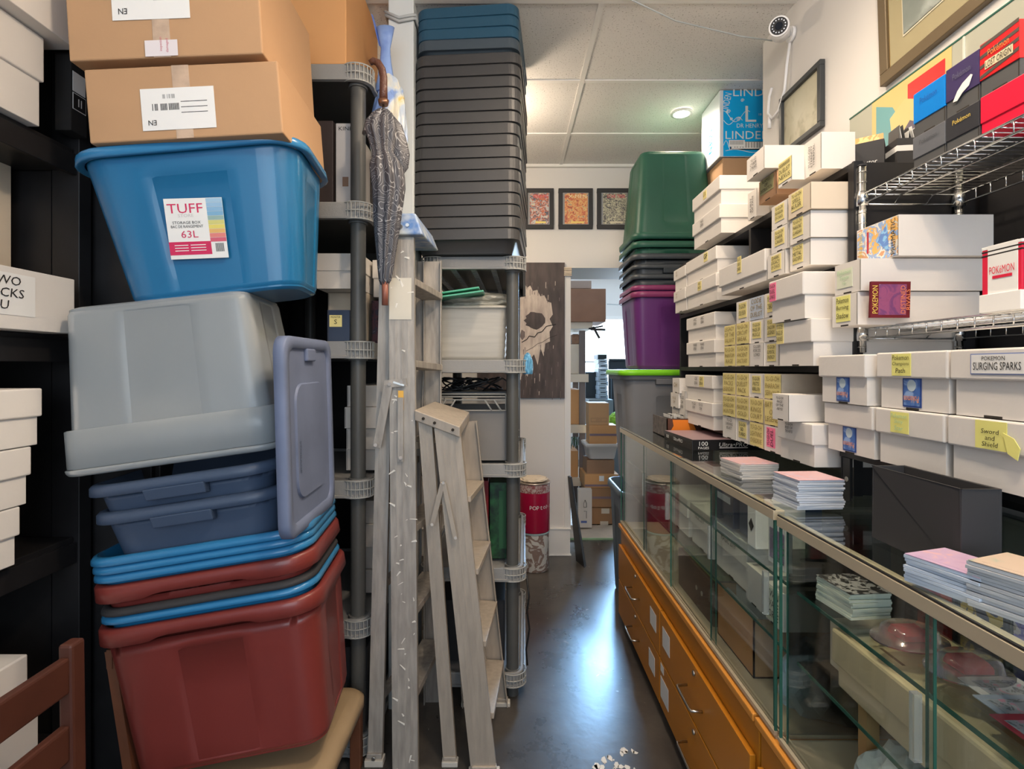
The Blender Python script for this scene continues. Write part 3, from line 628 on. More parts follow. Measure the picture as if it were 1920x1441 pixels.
elite('bright blue card set box stacked at the left of the upper wire shelf', 1714, 1774, ZU+0.0665, 0.092, mat('bright_blue_carton', (0.0,0.22,0.72), 0.35), DG, 'Pokémon', ink=mat('blue_print', (0.0,0.10,0.42)))
elite('dark purple card set box with a torn white patch on the upper wire shelf', 1775, 1838, ZU+0.0685, 0.094, mat('dark_purple_carton', (0.05,0.035,0.12), 0.35), DG, 'Pokémon', ink=mat('purple_print', (0.12,0.12,0.2)))
b = B(); yq = crd(1806, 0.862)
b.poly2((0.861, yq, ZU+0.108), *AISLE_L, [(-0.022,-0.016),(-0.012,-0.018),(0.0,-0.008),(0.014,-0.002),(0.022,0.014),(0.018,0.017),(0.0,0.010),(-0.012,0.0)], PAPER, 0.0005)
b.done('torn_patch', [o for o in C.objects if o.get('label','').startswith('dark purple')][0])
elite('red card set box with dark stripes lettered LOST ORIGIN, topmost right', 1839, 1914, ZU+0.0705, 0.096, mat('striped_red_carton', (0.62,0.015,0.02), 0.3), DG, 'Pokémon', txt2='LOST ORIGIN', stripes=mat('stripe_dark', (0.06,0.05,0.04)), ink=mat('orange_print', (0.9,0.25,0.05)))
# two dark deck boxes on top of the bookcase
t = thing('card_sleeve_box', 'open black card box lettered Protector on the bookcase top', 'box', (0.925, 1.40, L4), (0, 0, math.radians(-38)))
b = B().box(-0.05, 0.05, -0.03, 0.03, 0, 0.075, BLACKP); b.text('Protector', (0.008, -0.0302, 0.022), *FRONT, 0.055, 0.012, PAPER, 0.0008); part(b, 'carton', t, 0.001)
part(B().box(-0.048, 0.046, 0.014, 0.018, 0.075, 0.105, art('warm_card_art', [(0.7,0.35,0.1),(0.85,0.6,0.25),(0.25,0.08,0.02)], 40)), 'header_card', t)
t = thing('deck_box', 'black deck box with a white stripe and cards poking out on the bookcase top', 'box', (1.005, 1.355, L4), (0, 0, math.radians(-8)))
part(B().box(-0.034, 0.034, -0.03, 0.03, 0, 0.068, BLACKP).box(-0.0345, 0.0345, -0.0305, 0.0305, 0.036, 0.050, PAPER), 'carton', t)
b = B()
for k in range(9):
    m = Matrix.Translation((-0.028+k*0.007, 0, 0.066)) @ Matrix.Rotation(random.uniform(-0.3, 0.1), 4, 'Y')
    b.box(0, 0.001, -0.026, 0.022, 0, 0.028+random.uniform(0, 0.01), PAPER if k % 2 else DG, M=m)
part(b, 'cards', t)
# ---- things on the showcase tops
t = thing('card_storage_box', 'empty black open-topped storage box on the nearer showcase', 'box', (0.73, 0.915, TOP2))
x0, x1, y0, y1, z0, z1 = 0.688, 0.750, 0.812, 1.012, TOP2, 1.186
b = B().box(x0, x1, y0, y1, z0, z0+0.003, BLACKP).box(x0, x0+0.004, y0, y1, z0, z1, BLACKP).box(x1-0.004, x1, y0, y1, z0, z1, BLACKP).box(x0, x1, y0, y0+0.004, z0, z1, BLACKP).box(x0, x1, y1-0.004, y1, z0, z1, BLACKP)
b.done('body', t, 0.001)
def cards(label, cx, cy, z0, n, w, l, rot, top, edge=(0.62,0.60,0.58), th=0.0055, group=None):
    """pile of sleeved cards (toploaders); each a thin slab slightly askew"""
    t = thing('card_pile', label, 'cards', (cx, cy, z0), (0, 0, rot), group)
    em = mat('card_edge_%g_%g' % (edge[0], edge[2]), edge, 0.35); b = B(); z = 0
    for i in range(n):
        M = Matrix.Translation((random.uniform(-0.0025, 0.0025), random.uniform(-0.0025, 0.0025), z)) @ Matrix.Rotation(random.uniform(-0.05, 0.05), 4, 'Z')
        b.box(-w/2, w/2, -l/2, l/2, 0, th*0.86, em, M=M); z += th
    part(b, 'cards', t)
    part(B().box(-w/2, w/2, -l/2, l/2, z, z+0.001, top).box(-w/2*0.8, w/2*0.8, -l/2*0.8, l/2*0.8, z+0.001, z+0.0013, top), 'top_card', t)
    return t
P1 = art('pink_card_art', [(0.75,0.35,0.38),(0.70,0.45,0.48),(0.60,0.50,0.62)], 30, 'soft')
P2 = art('violet_card_art', [(0.40,0.22,0.42),(0.55,0.40,0.58),(0.70,0.45,0.50)], 30, 'soft')
P3 = art('beige_teal_card_art', [(0.65,0.52,0.42),(0.60,0.48,0.38),(0.05,0.40,0.32)], 12, 'soft')
P4 = art('black_white_card_art', [(0.03,0.03,0.03),(0.30,0.30,0.30),(0.75,0.75,0.72)], 40)
cards('pile of sleeved cards with a pink top card, middle of the farther showcase', 0.700, 1.56, TOP1, 8, 0.112, 0.12, 0.1, P1, th=0.0052)
cards('tallest pink-topped pile of sleeved cards, at the near end of the farther showcase', 0.685, 1.225, TOP1, 13, 0.105, 0.10, 0.05, P1, (0.55,0.60,0.68), th=0.0050)
cards('pile of sleeved cards with a violet top card in front of the black box', 0.652, 0.77, TOP2, 8, 0.085, 0.10, 0.3, P2, (0.50,0.58,0.68), th=0.005)
cards("pile of cards with a beige and teal top card at the showcase's right edge", 0.680, 0.685, TOP2, 12, 0.085, 0.11, 0.35, P3, (0.42,0.45,0.48), th=0.005)
# product carton "100 pages" and the orange card box on it
t = thing('page_box', 'flat black box lettered 100 PAGES lying on the far end of the showcase', 'box', (0.80, 2.17, TOP1), (0, 0, math.radians(3)))
b = B().box(-0.115, 0.21, -0.145, 0.165, 0, 0.040, mat('gloss_black_carton', (0.02,0.02,0.022), 0.2)); part(b, 'carton', t, 0.001)
b = B().box(-0.113, 0.208, -0.143, 0.163, 0.0405, 0.0412, mat('mauve_print', (0.36,0.25,0.27), 0.4)); part(b, 'top_print', t)
b = B().text('100', (-0.072, -0.1455, 0.026), *FRONT, 0.05, 0.016, PAPER, 0.0008).text('PAGES', (-0.072, -0.1455, 0.010), *FRONT, 0.05, 0.009, PAPER, 0.0008)
b.text('Ultra•PRO', (0.045, -0.1455, 0.022), *FRONT, 0.12, 0.016, PAPER, 0.0008, 0.2).quad((0.045, -0.1455, 0.010), *FRONT, 0.11, 0.003, PAPER)
b.text('100', (-0.1155, 0.12, 0.022), *AISLE_L, 0.04, 0.014, PAPER, 0.0008).text('Ultra•PRO', (-0.1155, 0.0, 0.022), *AISLE_L, 0.11, 0.014, PAPER, 0.0008)
part(b, 'print', t)
t = thing('card_display_box', 'brown and orange open card display box full of upright cards', 'box', (0.79, 2.44, TOP1))
b = B().box(0.70, 0.86, 2.37, 2.374, TOP1, TOP1+0.088, mat('dark_brown_print', (0.10,0.04,0.025), 0.4)).box(0.70, 0.704, 2.37, 2.60, TOP1, TOP1+0.088, mat('mottled_grey_print', (0.16,0.13,0.11), 0.5, noise=0.6, scale=60)).box(0.856, 0.86, 2.37, 2.60, TOP1, TOP1+0.088, DARK).box(0.70, 0.86, 2.37, 2.60, TOP1, TOP1+0.004, DARK)
b.done('carton', t)
B().poly2((0.775, 2.3695, TOP1+0.046), *FRONT, [(-0.055,-0.036),(0.045,-0.034),(0.055,-0.01),(0.042,0.02),(0.05,0.036),(-0.05,0.037),(-0.045,0.01),(-0.058,-0.012)], mat('orange_print_patch', (0.80,0.22,0.02), 0.4), 0.0006).done('front_print', t)
b = B()
for k in range(16):
    M = Matrix.Translation((0.71+k*0.009, 2.44, TOP1+0.02)) @ Matrix.Rotation(random.uniform(-0.2,0.2), 4, 'Y')
    b.box(0, 0.0015, -0.05, 0.05, 0, 0.083, PAPER if k % 3 else DG, M=M)
b.done('cards', t)
# ---- contents of the farther showcase
ZA, ZB_, ZC = 0.8805, 0.7255, 0.5445
def simple(name, label, cat, box, m, parts=(), bevel=0.002, group=None):
    x0, x1, y0, y1, z0, z1 = box
    if not parts: return tag(B().box(*box, m).done(name, bevel=bevel), label, cat, group)
    t = thing(name, label, cat, ((x0+x1)/2, (y0+y1)/2, z0), group=group)
    B().box(*box, m).done('body', t, bevel)
    for (pn, fn) in parts: b = B(); fn(b); b.done(pn, t)
    return t
NAVY = mat('navy_box_gloss', (0.03, 0.045, 0.085), 0.35)
simple('game_box', 'dark navy box standing on the upper glass shelf', 'box', (0.68, 0.88, 1.62, 1.76, ZA, ZA+0.13), NAVY, [('print', lambda b: b.quad((0.6795, 1.69, ZA+0.08), *AISLE_L, 0.10, 0.02, mat('pale_print', (0.4,0.45,0.5))))])
simple('game_box', 'second dark box right beside the navy box on the upper glass shelf', 'box', (0.69, 0.88, 1.50, 1.60, ZA, ZA+0.12), mat('blue_grey_box', (0.06,0.08,0.13), 0.35))
simple('card_box', 'white upright box with a black diamond mark on the upper glass shelf', 'box', (0.665, 0.80, 1.44, 1.49, ZA, ZA+0.125), PAPER, [('print', lambda b: b.poly2((0.6645, 1.465, ZA+0.06), *AISLE_L, [(0,-0.018),(0.015,0),(0,0.018),(-0.015,0)], INK))])
simple('graded_card', 'framed trading card leaning on the upper glass shelf near the case corner', 'card', (0.66, 0.675, 1.27, 1.36, ZA, ZA+0.115), PAPER, [('picture', lambda b: b.quad((0.6595, 1.315, ZA+0.052), *AISLE_L, 0.07, 0.075, art('violet_green_art', [(0.06,0.22,0.10),(0.30,0.22,0.34),(0.22,0.16,0.26),(0.42,0.34,0.44)], 60)))])
for k, (ya, yb, lab) in enumerate([(2.0, 1.79, 'long white lidded box on the middle glass shelf, farther'), (1.77, 1.52, 'long white lidded box on the middle glass shelf, nearer'), (2.30, 2.03, 'white lidded box at the far end of the middle glass shelf')]):
    cbox(lab, 0.68, 0, 0, ZB_, 0.145, 0.36, 'lid', [('n', 0, 0.0, 0.5, 0.5, ['MAGIC 2019'])], Y=(ya, yb))
cbox('plain white box at the near end of the middle glass shelf', 0.665, 0, 0, ZB_, 0.10, 0.3, Y=(1.50, 1.40), side=False)
cbox('white box with a pale green handwritten note inside the farther showcase', 0.665, 0, 0, ZB_, 0.095, 0.3, Y=(1.385, 1.30), side=False, nt=('g', 0, 0, 0.8, 0.9, ['TWIN', 'WAVE', 'FORCE']))
simple('book', 'green book lying on a dark brown box in the farther showcase', 'book', (0.66, 0.86, 1.72, 2.02, 0.683, 0.70), mat('green_cover', (0.20,0.34,0.08), 0.4, noise=0.3, scale=10), [('cover_print', lambda b: b.quad((0.76, 1.88, 0.7005), (1,0,0), (0,1,0), 0.04, 0.05, mat('orange_spot', (0.8,0.3,0.05))))])
simple('wooden_box', 'dark brown wooden box at the bottom of the farther showcase', 'box', (0.65, 0.90, 1.70, 2.05, ZC, 0.682), mat('dark_brown_wood', (0.12,0.055,0.03), 0.5, noise=0.3), [('latch', lambda b: b.cyl((0.648,1.85,0.61),(0.650,1.85,0.61),0.008,STEEL).cyl((0.648,1.80,0.61),(0.650,1.80,0.61),0.008,STEEL))])
t = thing('carton', 'open brown cardboard box with papers at the bottom of the farther showcase', 'box', (0.78, 1.54, ZC))
x0, x1, y0, y1, z1 = 0.65, 0.92, 1.42, 1.665, 0.70
B().box(x0, x0+0.004, y0, y1, ZC, z1, KRAFT_O).box(x1-0.004, x1, y0, y1, ZC, z1, KRAFT_O).box(x0, x1, y0, y0+0.004, ZC, z1, KRAFT).box(x0, x1, y1-0.004, y1, ZC, z1, KRAFT_O).box(x0, x1, y0, y1, ZC, ZC+0.004, KRAFT).done('body', t)
b = B()
for k in range(8): b.box(x0+0.02+k*0.03, x0+0.024+k*0.03, y0+0.02, y1-0.02, ZC+0.005, z1-0.005+0.01*(k % 2), PAPER, M=None)
b.done('papers', t)
def crumple(name, label, cat, c, sx, sy, sz, m, seed, n=9):
    random.seed(seed); bm = bmesh.new(); bmesh.ops.create_icosphere(bm, subdivisions=4, radius=1.0)
    ks = [(Vector((random.uniform(-1,1), random.uniform(-1,1), random.uniform(-1,1))).normalized(), random.uniform(3, 9), random.uniform(0, 6)) for _ in range(n)]
    for v in bm.verts:
        d = v.co.normalized(); s = 1.0
        for k, f, p in ks: s += 0.07*abs(math.sin(d.dot(k)*f+p)) - 0.03
        z = d.z*s
        v.co = Vector((c[0]+d.x*s*sx, c[1]+d.y*s*sy, c[2]+(max(z, -0.55)+0.55)*sz))
    b = B(); b.add([tuple(v.co) for v in bm.verts], [tuple(v.index for v in f.verts) for f in bm.faces], m, False); bm.free()
    return tag(b.done(name), label, cat)
crumple('plastic_bag', 'white and blue plastic bag at the bottom of the farther showcase', 'bag', (0.80, 1.30, ZC), 0.12, 0.075, 0.10, mat('pale_blue_plastic', (0.42,0.55,0.66), 0.35), 3)
# ---- contents of the nearer showcase
t = thing('long_box', 'long cream cardboard box with handle slots on the lower glass shelf', 'box', (0.79, 0.79, ZB_))
CB = mat('cream_long_box', (0.62,0.50,0.32), 0.6, noise=0.06)
b = B().box(0.668, 0.86, 0.50, 1.085, ZB_, ZB_+0.07, CB).done('body', t, 0.004)
B().box(0.660, 0.868, 0.49, 1.095, ZB_+0.045, ZB_+0.115, CB).done('lid', t, 0.006)
b = B()
for y in (0.60, 0.98): b.box(0.70, 0.706, y-0.03, y+0.03, ZB_+0.1148, ZB_+0.1153, mat('slot_brown', (0.18,0.10,0.05)))
b.box(0.72, 0.85, 0.74, 0.80, ZB_+0.1149, ZB_+0.1152, KRAFT)
b.done('handle_slot', t)
b = B(); b.tube([(0.80+0.026*math.cos(k*math.pi/10), 1.03+0.018*math.sin(k*math.pi/10), ZB_+0.1153) for k in range(21)], 0.0012, mat('seal_red', (0.5,0.08,0.05)), 4).done('seal', t)
cards('pile of cards with a black and white top card on the upper glass shelf', 0.70, 1.09, ZA, 9, 0.085, 0.10, 0.1, P4, (0.60,0.66,0.60), th=0.0055)
simple('card_box', 'small cream box on the lower glass shelf behind the case corner', 'box', (0.70, 0.86, 1.11, 1.165, ZB_, ZB_+0.10), CREAM_CARD)
for k, (x, y, c) in enumerate([(0.72, 0.96, (0.66,0.55,0.56)), (0.74, 0.86, (0.66,0.64,0.64))]):
    t = thing('blister_pack', ['reddish clear plastic blister pack on the upper glass shelf', 'greyish clear plastic blister pack next to the reddish one'][k], 'packaging', (x, y, ZA))
    b = B(); n = 24
    prof = [(0.058, 0), (0.058, 0.004), (0.046, 0.006), (0.042, 0.022), (0.030, 0.028), (0.012, 0.029)]
    b.rings([[(x+r*1.1*math.cos(i*2*math.pi/n), y+r*0.85*math.sin(i*2*math.pi/n), ZA+z) for i in range(n)] for r, z in prof], mat('clear_blister_%d' % k, c, 0.10, trans=0.9)); b.done('shell', t)
    B().box(x-0.02, x+0.02, y-0.015, y+0.015, ZA+0.002, ZA+0.012, mat('blister_red', (0.6,0.05,0.06))).done('content', t)
arts = [('red', [(0.45,0.02,0.02),(0.65,0.10,0.04),(0.85,0.55,0.1)]), ('gold', [(0.05,0.06,0.12),(0.75,0.55,0.10),(0.35,0.35,0.45)]), ('violet', [(0.10,0.08,0.30),(0.25,0.22,0.65),(0.75,0.70,0.75),(0.35,0.3,0.2)]), ('blue', [(0.08,0.10,0.25),(0.20,0.30,0.70),(0.80,0.72,0.15)]), ('cyan', [(0.05,0.10,0.16),(0.10,0.16,0.22),(0.05,0.45,0.75)])]
for k, (nm, cc) in enumerate(arts):
    y = 1.06-0.105*k
    simple('card_tin', '%s patterned card standing at the back of the upper glass shelf' % nm, 'card', (0.845, 0.853, y-0.048, y+0.048, ZA, ZA+0.13), BLACKP, [('picture', lambda b, y=y, nm=nm, cc=cc: b.quad((0.8446, y, ZA+0.065), *AISLE_L, 0.085, 0.115, art('card_pic_'+nm, cc, 26)))])
for k in range(3):
    simple('card_sheet', ['printed card sheet with a dark red border lying flat near the case front', 'blue grey printed sheet lying flat under the red bordered one', 'pale printed sheet lying flat at the far side of the other two'][k], 'card', (0.665+0.02*k, 0.75+0.025*k, 0.60+0.055*k, 0.74+0.05*k, ZA+0.0005+0.004*(2-k), ZA+0.003+0.004*(2-k)), mat('sheet_edge_%d' % k, [(0.3,0.03,0.05),(0.25,0.3,0.38),(0.5,0.5,0.5)][k]),
           [('picture', lambda b, k=k: b.quad((0.7075+0.0225*k, 0.67+0.0525*k, ZA+0.0031+0.004*(2-k)), (1,0,0), (0,1,0), 0.07, 0.11, art('sheet_pic_%d' % k, [(0.12,0.14,0.16),(0.30,0.32,0.36),(0.45,0.20,0.28),(0.5,0.5,0.52)], 50), 0.0003))])
crumple('plastic_bag', 'crumpled white plastic bag on the case floor beneath the long cream box', 'bag', (0.74, 0.93, ZC), 0.10, 0.10, 0.085, mat('white_bag', (0.62,0.70,0.74), 0.45), 5)
crumple('plastic_bag', 'second crumpled white bag farther right on the nearer case floor', 'bag', (0.76, 0.72, ZC), 0.12, 0.11, 0.08, mat('white_bag', (0.62,0.70,0.74), 0.45), 8)
tag(B().box(0.69, 0.715, 1.03, 1.055, ZC, ZB_-0.008, mat('pale_wood', (0.55,0.30,0.12), 0.5)).done('wooden_post'), 'short wooden post holding up the lower glass shelf', 'post')
# ---- pictures, glass sheet and camera on the right wall
def frame_right(name, label, X, y0, y1, z0, z1, fw, fm, inner, tilt=0, extra=None):
    c = ((y0+y1)/2, (z0+z1)/2)
    t = thing(name, label, 'picture', (X, c[0], c[1]), (tilt, 0, 0))
    w = (y1-y0)/2; h = (z1-z0)/2
    b = B().box(-0.02, 0.0, -w, w, h-fw, h, fm).box(-0.02, 0.0, -w, w, -h, -h+fw, fm).box(-0.02, 0.0, -w, -w+fw, -h+fw, h-fw, fm).box(-0.02, 0.0, w-fw, w, -h+fw, h-fw, fm)
    part(b, 'frame', t, 0.002)
    for (pn, m, ins, dx) in inner: part(B().box(-dx-0.001, -dx+0.001, -w+ins, w-ins, -h+ins, h-ins, m), pn, t)
    if extra: extra(t, w, h)
    return t
frame_right('framed_picture', 'small dark-framed landscape print below the security camera', XR-0.001, 1.965, 2.265, 2.262, 2.51, 0.02, mat('dark_slate_frame', (0.04,0.045,0.05), 0.4),
            [('print', art('faded_landscape', [(0.42,0.40,0.28),(0.52,0.50,0.38),(0.35,0.33,0.22)], 9, 'soft'), 0.018, 0.006)])
frame_right('framed_picture', 'large olive-matted picture in a bronze frame cut by the top of the photo', XR-0.001, 1.06, 1.66, 2.25, 2.80, 0.035, mat('bronze_frame', (0.16,0.12,0.07), 0.35, 0.3),
            [('gold_fillet', mat('gold_fillet', (0.65,0.48,0.20), 0.3, 0.8), 0.032, 0.010), ('mat_board', mat('olive_mat', (0.33,0.29,0.17), 0.8), 0.040, 0.0125), ('mat_line', mat('cream_line', (0.62,0.58,0.45)), 0.095, 0.0145), ('print', art('grey_green_print', [(0.14,0.17,0.16),(0.20,0.23,0.21),(0.36,0.40,0.38)], 8, 'soft'), 0.100, 0.0165)], tilt=math.radians(-2.5))
t = thing('poster_glass', 'greenish glass sheet with a red and teal poster leaning on the right wall', 'poster', (1.135, 1.3, L4))
B().box(1.133, 1.139, 0.75, 1.775, L4, 2.20, mat('grey_green_panel', (0.40,0.41,0.34), 0.12)).box(1.131, 1.133, 0.75, 1.775, 2.196, 2.20, GLASSE).done('panel', t)
b = B().quad((1.1325, 1.515, 2.02), *AISLE_L, 0.30, 0.35, mat('poster_yellow', (0.56,0.46,0.18), 0.3), 0.0004)
b.poly2((1.1318, 1.515, 2.02), *AISLE_L, [(-0.13,-0.17),(0,-0.17),(0,0.02),(-0.06,0.12),(-0.13,0.155)], mat('poster_teal', (0.12,0.33,0.36), 0.3), 0.0003)
b.poly2((1.1318, 1.515, 2.02), *AISLE_L, [(0,-0.17),(0.13,-0.17),(0.13,0.155),(0.0,0.155)], mat('poster_red', (0.70,0.03,0.03), 0.3), 0.0003)
b.poly2((1.1310, 1.515, 2.02), *AISLE_L, [(-0.06,-0.17),(0.05,-0.17),(0.07,0.02),(0.05,0.09),(-0.01,0.12),(-0.07,0.09),(-0.06,0.02)], mat('poster_cream', (0.58,0.48,0.20), 0.3), 0.0003)
b.poly2((1.1304, 1.515, 2.02), *AISLE_L, [(-0.075,-0.17),(-0.03,-0.17),(-0.015,-0.05),(0.04,0.03),(0.01,0.05),(-0.05,0.0)], mat('poster_navy', (0.09,0.07,0.12), 0.3), 0.0003)
b.poly2((1.1303, 1.515, 2.02), *AISLE_L, [(0.0,-0.17),(0.06,-0.17),(0.055,-0.04),(0.01,-0.08)], mat('poster_red', (0.7,0.03,0.03), 0.3), 0.0003)
b.done('poster', t)
B().box(1.130, 1.133, 1.325, 1.330, L4, 2.195, mat('clear_edge', (0.6,0.62,0.55), 0.1)).done('edge_strip', t)
t = thing('security_camera', 'white bullet security camera with a ring of LEDs on the right wall', 'camera', (1.16, 2.2, 2.70))
cw = mat('camera_white', (0.80,0.81,0.83), 0.3)
p = Vector((1.075, 2.12, 2.715)); d = Vector((-0.42, -0.72, -0.22)).normalized()
B().cyl(p - d*0.05, p + d*0.045, 0.036, cw, seg=24).cyl(p+d*0.045, p+d*0.052, 0.038, cw, 0.036, seg=24).done('housing', t)
B().cyl(p+d*0.0521, p+d*0.053, 0.031, BLACKP, seg=24).cyl(p+d*0.053, p+d*0.056, 0.014, mat('lens_glass', (0.01,0.01,0.012), 0.05), seg=18).done('lens', t)
b = B(); a = d.orthogonal().normalized(); c2 = d.cross(a)
for k in range(14):
    q = p+d*0.0532+(a*math.cos(k*2*math.pi/14)+c2*math.sin(k*2*math.pi/14))*0.023; b.cyl(q, q+d*0.001, 0.0026, CHROME, seg=6)
b.done('led_ring', t)
B().cyl((1.163, 2.19, 2.74), (1.150, 2.19, 2.74), 0.03, cw).tube([(1.150, 2.19, 2.74), (1.115, 2.175, 2.735), p-d*0.045], 0.012, cw).done('bracket', t)
B().tube([(1.158, 2.20, 2.72), (1.150, 2.21, 2.63), (1.148, 2.225, 2.53), (1.148, 2.27, 2.47), (1.150, 2.33, 2.46), (1.150, 2.37, 2.50), (1.150, 2.36, 2.57), (1.152, 2.34, 2.60)], 0.006, cw).tube([(1.150, 2.355, 2.48), (1.150, 2.36, 2.43)], 0.008, cw).done('cable', t)
# ------------------------------------------------------------------ storage totes
def rr(a, b, r, n=6, f=None):
    """rounded rectangle, half sizes a, b"""
    pts = []; r = min(r, a*0.98, b*0.98)
    def seg(p, q, k):
        for i in range(k): pts.append((p[0]+(q[0]-p[0])*i/k, p[1]+(q[1]-p[1])*i/k))
    for (cx, cy, a0, nx) in ((a-r, b-r, 0, None), (-a+r, b-r, 90, None), (-a+r, -b+r, 180, None), (a-r, -b+r, 270, None)):
        for i in range(n+1):
            t = math.radians(a0+90*i/n); pts.append((cx+r*math.cos(t), cy+r*math.sin(t)))
        q = {0: ((a-r), b, (-a+r), b), 90: (-a, b-r, -a, -b+r), 180: (-a+r, -b, a-r, -b), 270: (a, -b+r, a, b-r)}[a0]
        for i in range(1, 18): pts.append((q[0]+(q[2]-q[0])*i/18, q[1]+(q[3]-q[1])*i/18))
    return pts
def tote(name, label, loc, rot, L, Wd, Hh, m, rimm=None, base=0.82, cr=0.07, rim=0.035, rimo=0.016, flip=False, rib=0.008, handles=True, drop=0.0, cat='storage tote', panels=True, handle_m=None, wall=0.003, group=None, lightrim=True, cut=1.0):
    """open tote, local origin at the base centre (or rim centre when flipped)"""
    t = thing(name, label, cat, loc, rot, group)
    rimm = rimm or m
    a1, b1 = L/2-rimo, Wd/2-rimo
    def ring(z, off=0.0, feat=True):
        k = z/Hh; s = base+(1-base)*k
        a, b = a1-(1-s)*a1, b1-(1-s)*a1
        out = []
        for (x, y) in rr(a-off, b-off, cr*(0.75+0.25*k)):
            if feat and panels and 0.06 < k < 0.80:
                q = rib
                if abs(abs(y)-(b-off)) < 1e-5 and abs(x) < a*0.33: y -= math.copysign(q, y)
                elif abs(abs(x)-(a-off)) < 1e-5 and abs(y) < b*0.3: x -= math.copysign(q, x)
            out.append((x, y, (Hh-z) if flip else z))
        return out
    zs = [0.0, 0.004, 0.02] + [Hh*q for q in (0.055, 0.065, 0.3, 0.55, 0.79, 0.81, 0.9)] + [Hh-rim]
    R = [ring(z, off=(0.014 if z == 0 else (0.005 if z == 0.004 else 0))) for z in zs]
    inner = [ring(z, off=wall, feat=False) for z in (Hh, Hh*0.5, 0.006)]
    b = B(); b.rings(R + [ring(Hh, 0.0)] + inner, m, True, True, True)
    part(b, 'body', t)
    # rim: a rolled lip, dipping at the middle of the long side if drop
    def rring(z, o):
        out = []
        for (x, y) in rr(a1+o, b1+o, cr+o):
            zz = z
            if drop and abs(x) < L*0.24 and abs(y) > b1*0.8:
                q = min(1, (L*0.24-abs(x))/(L*0.06)); zz = z + drop*q if z < Hh-0.012 else z
            out.append((x, y, (Hh-zz) if flip else zz))
        return out
    b = B(); P = [(Hh-rim+0.004, 0.0), (Hh-rim, rimo*0.75), (Hh-rim+0.002, rimo), (Hh-0.008, rimo*0.9), (Hh-0.002, rimo*0.6), (Hh, rimo*0.2), (Hh, -0.002)]
    b.rings([rring(z, o) for z, o in P], rimm, False, False, True)
    part(b, 'rim', t)
    if handles:
        hm = handle_m or rimm
        for sy in (-1, 1):
            b = B(); y = sy*(b1+rimo*0.4)
            z0 = Hh-rim-0.028
            if flip: z0 = rim+0.002
            w = L*0.15
            b.hexa([(-w, y-sy*0.012, z0), (w, y-sy*0.012, z0), (w, y+sy*0.012, z0+0.004), (-w, y+sy*0.012, z0+0.004), (-w*1.02, y-sy*0.012, z0+0.03), (w*1.02, y-sy*0.012, z0+0.03), (w*1.02, y+sy*0.020, z0+0.034), (-w*1.02, y+sy*0.020, z0+0.034)], hm)
            part(b, 'handle', t, 0.003)
    return t
RED = mat('brick_red_plastic', (0.21, 0.036, 0.030), 0.34, noise=0.08, scale=3, coat=0.2)
BLU = mat('bright_blue_plastic', (0.012, 0.145, 0.32), 0.28, coat=0.3)
BLUR = mat('bright_blue_rim', (0.03, 0.20, 0.42), 0.25, coat=0.3)
SLA = mat('slate_blue_plastic', (0.055, 0.085, 0.145), 0.42, noise=0.1, scale=4)
SLAL = mat('dusty_slate_lid', (0.165, 0.205, 0.32), 0.55, noise=0.22, scale=6)
GRN = mat('dark_green_plastic', (0.025, 0.115, 0.075), 0.42, noise=0.12, scale=4)
PUR = mat('purple_plastic', (0.13, 0.028, 0.17), 0.42, noise=0.08, scale=4)
PURR = mat('magenta_rim', (0.25, 0.04, 0.13), 0.35)
DGR = mat('charcoal_tote_plastic', (0.055, 0.065, 0.075), 0.4)
GRY = mat('grey_tote_plastic', (0.20, 0.20, 0.21), 0.5)
LIME = mat('lime_green_plastic', (0.22, 0.66, 0.02), 0.35)
CLR = mat('milky_translucent_plastic', (0.42, 0.46, 0.48), 0.25, trans=0.30, alpha=0.84, noise=0.06, scale=3)
TH = math.radians(7.6); YW = math.radians(6.0)
ROT = (Matrix.Rotation(YW, 4, 'Z') @ Matrix.Rotation(-TH, 4, 'Y')).to_euler()
RM = ROT.to_matrix(); ZAX = RM @ Vector((0, 0, 1)); XAX = RM @ Vector((1, 0, 0)); YAX = RM @ Vector((0, 1, 0))
def at(A, L, Wd, Hh):   # base centre from the front left rim corner A
    return tuple(Vector(A) + XAX*(L/2) + YAX*(Wd/2) - ZAX*Hh)
A0 = Vector((-1.085, 1.35, 0.690))
Ls, Ws, Hs = 0.585, 0.43, 0.42
tote('storage_tote', 'large brick-red tote at the bottom of the leaning tote stack', at(A0, Ls, Ws, Hs), ROT, Ls, Ws, Hs, RED, drop=0.012, rim=0.045, handles=False, base=0.90)
for k, (lab, dz, m, L_, rm, rr_) in enumerate([
    ('blue tote nested directly in the bottom brick-red tote, only its rim showing', 0.030, BLU, 0.565, BLUR, 0.018),
    ('black tote nested between blue and upper red, only its rim showing', 0.050, BLACKP, 0.56, BLACKP, 0.018),
    ('upper brick-red tote nested above the black rim', 0.112, RED, 0.578, RED, 0.045),
    ('blue nested tote, lowest of the three blue rims together', 0.140, BLU, 0.572, BLUR, 0.020),
    ('blue nested tote, middle of the three blue rims together', 0.162, BLU, 0.572, BLUR, 0.020),
    ('blue nested tote, top of the three blue rims together', 0.184, BLU, 0.576, BLUR, 0.021)]):
    A = A0 + ZAX*dz + XAX*((Ls-L_)/2) + YAX*0.002
    tote('storage_tote', lab, at(A, L_, Ws*L_/Ls, 0.30), ROT, L_, Ws*L_/Ls, 0.30, m, rm, rim=rr_, handles=False, panels=False, drop=0.01 if k == 2 else 0, base=0.80)
A1 = Vector((-1.10, 1.335, 1.063))
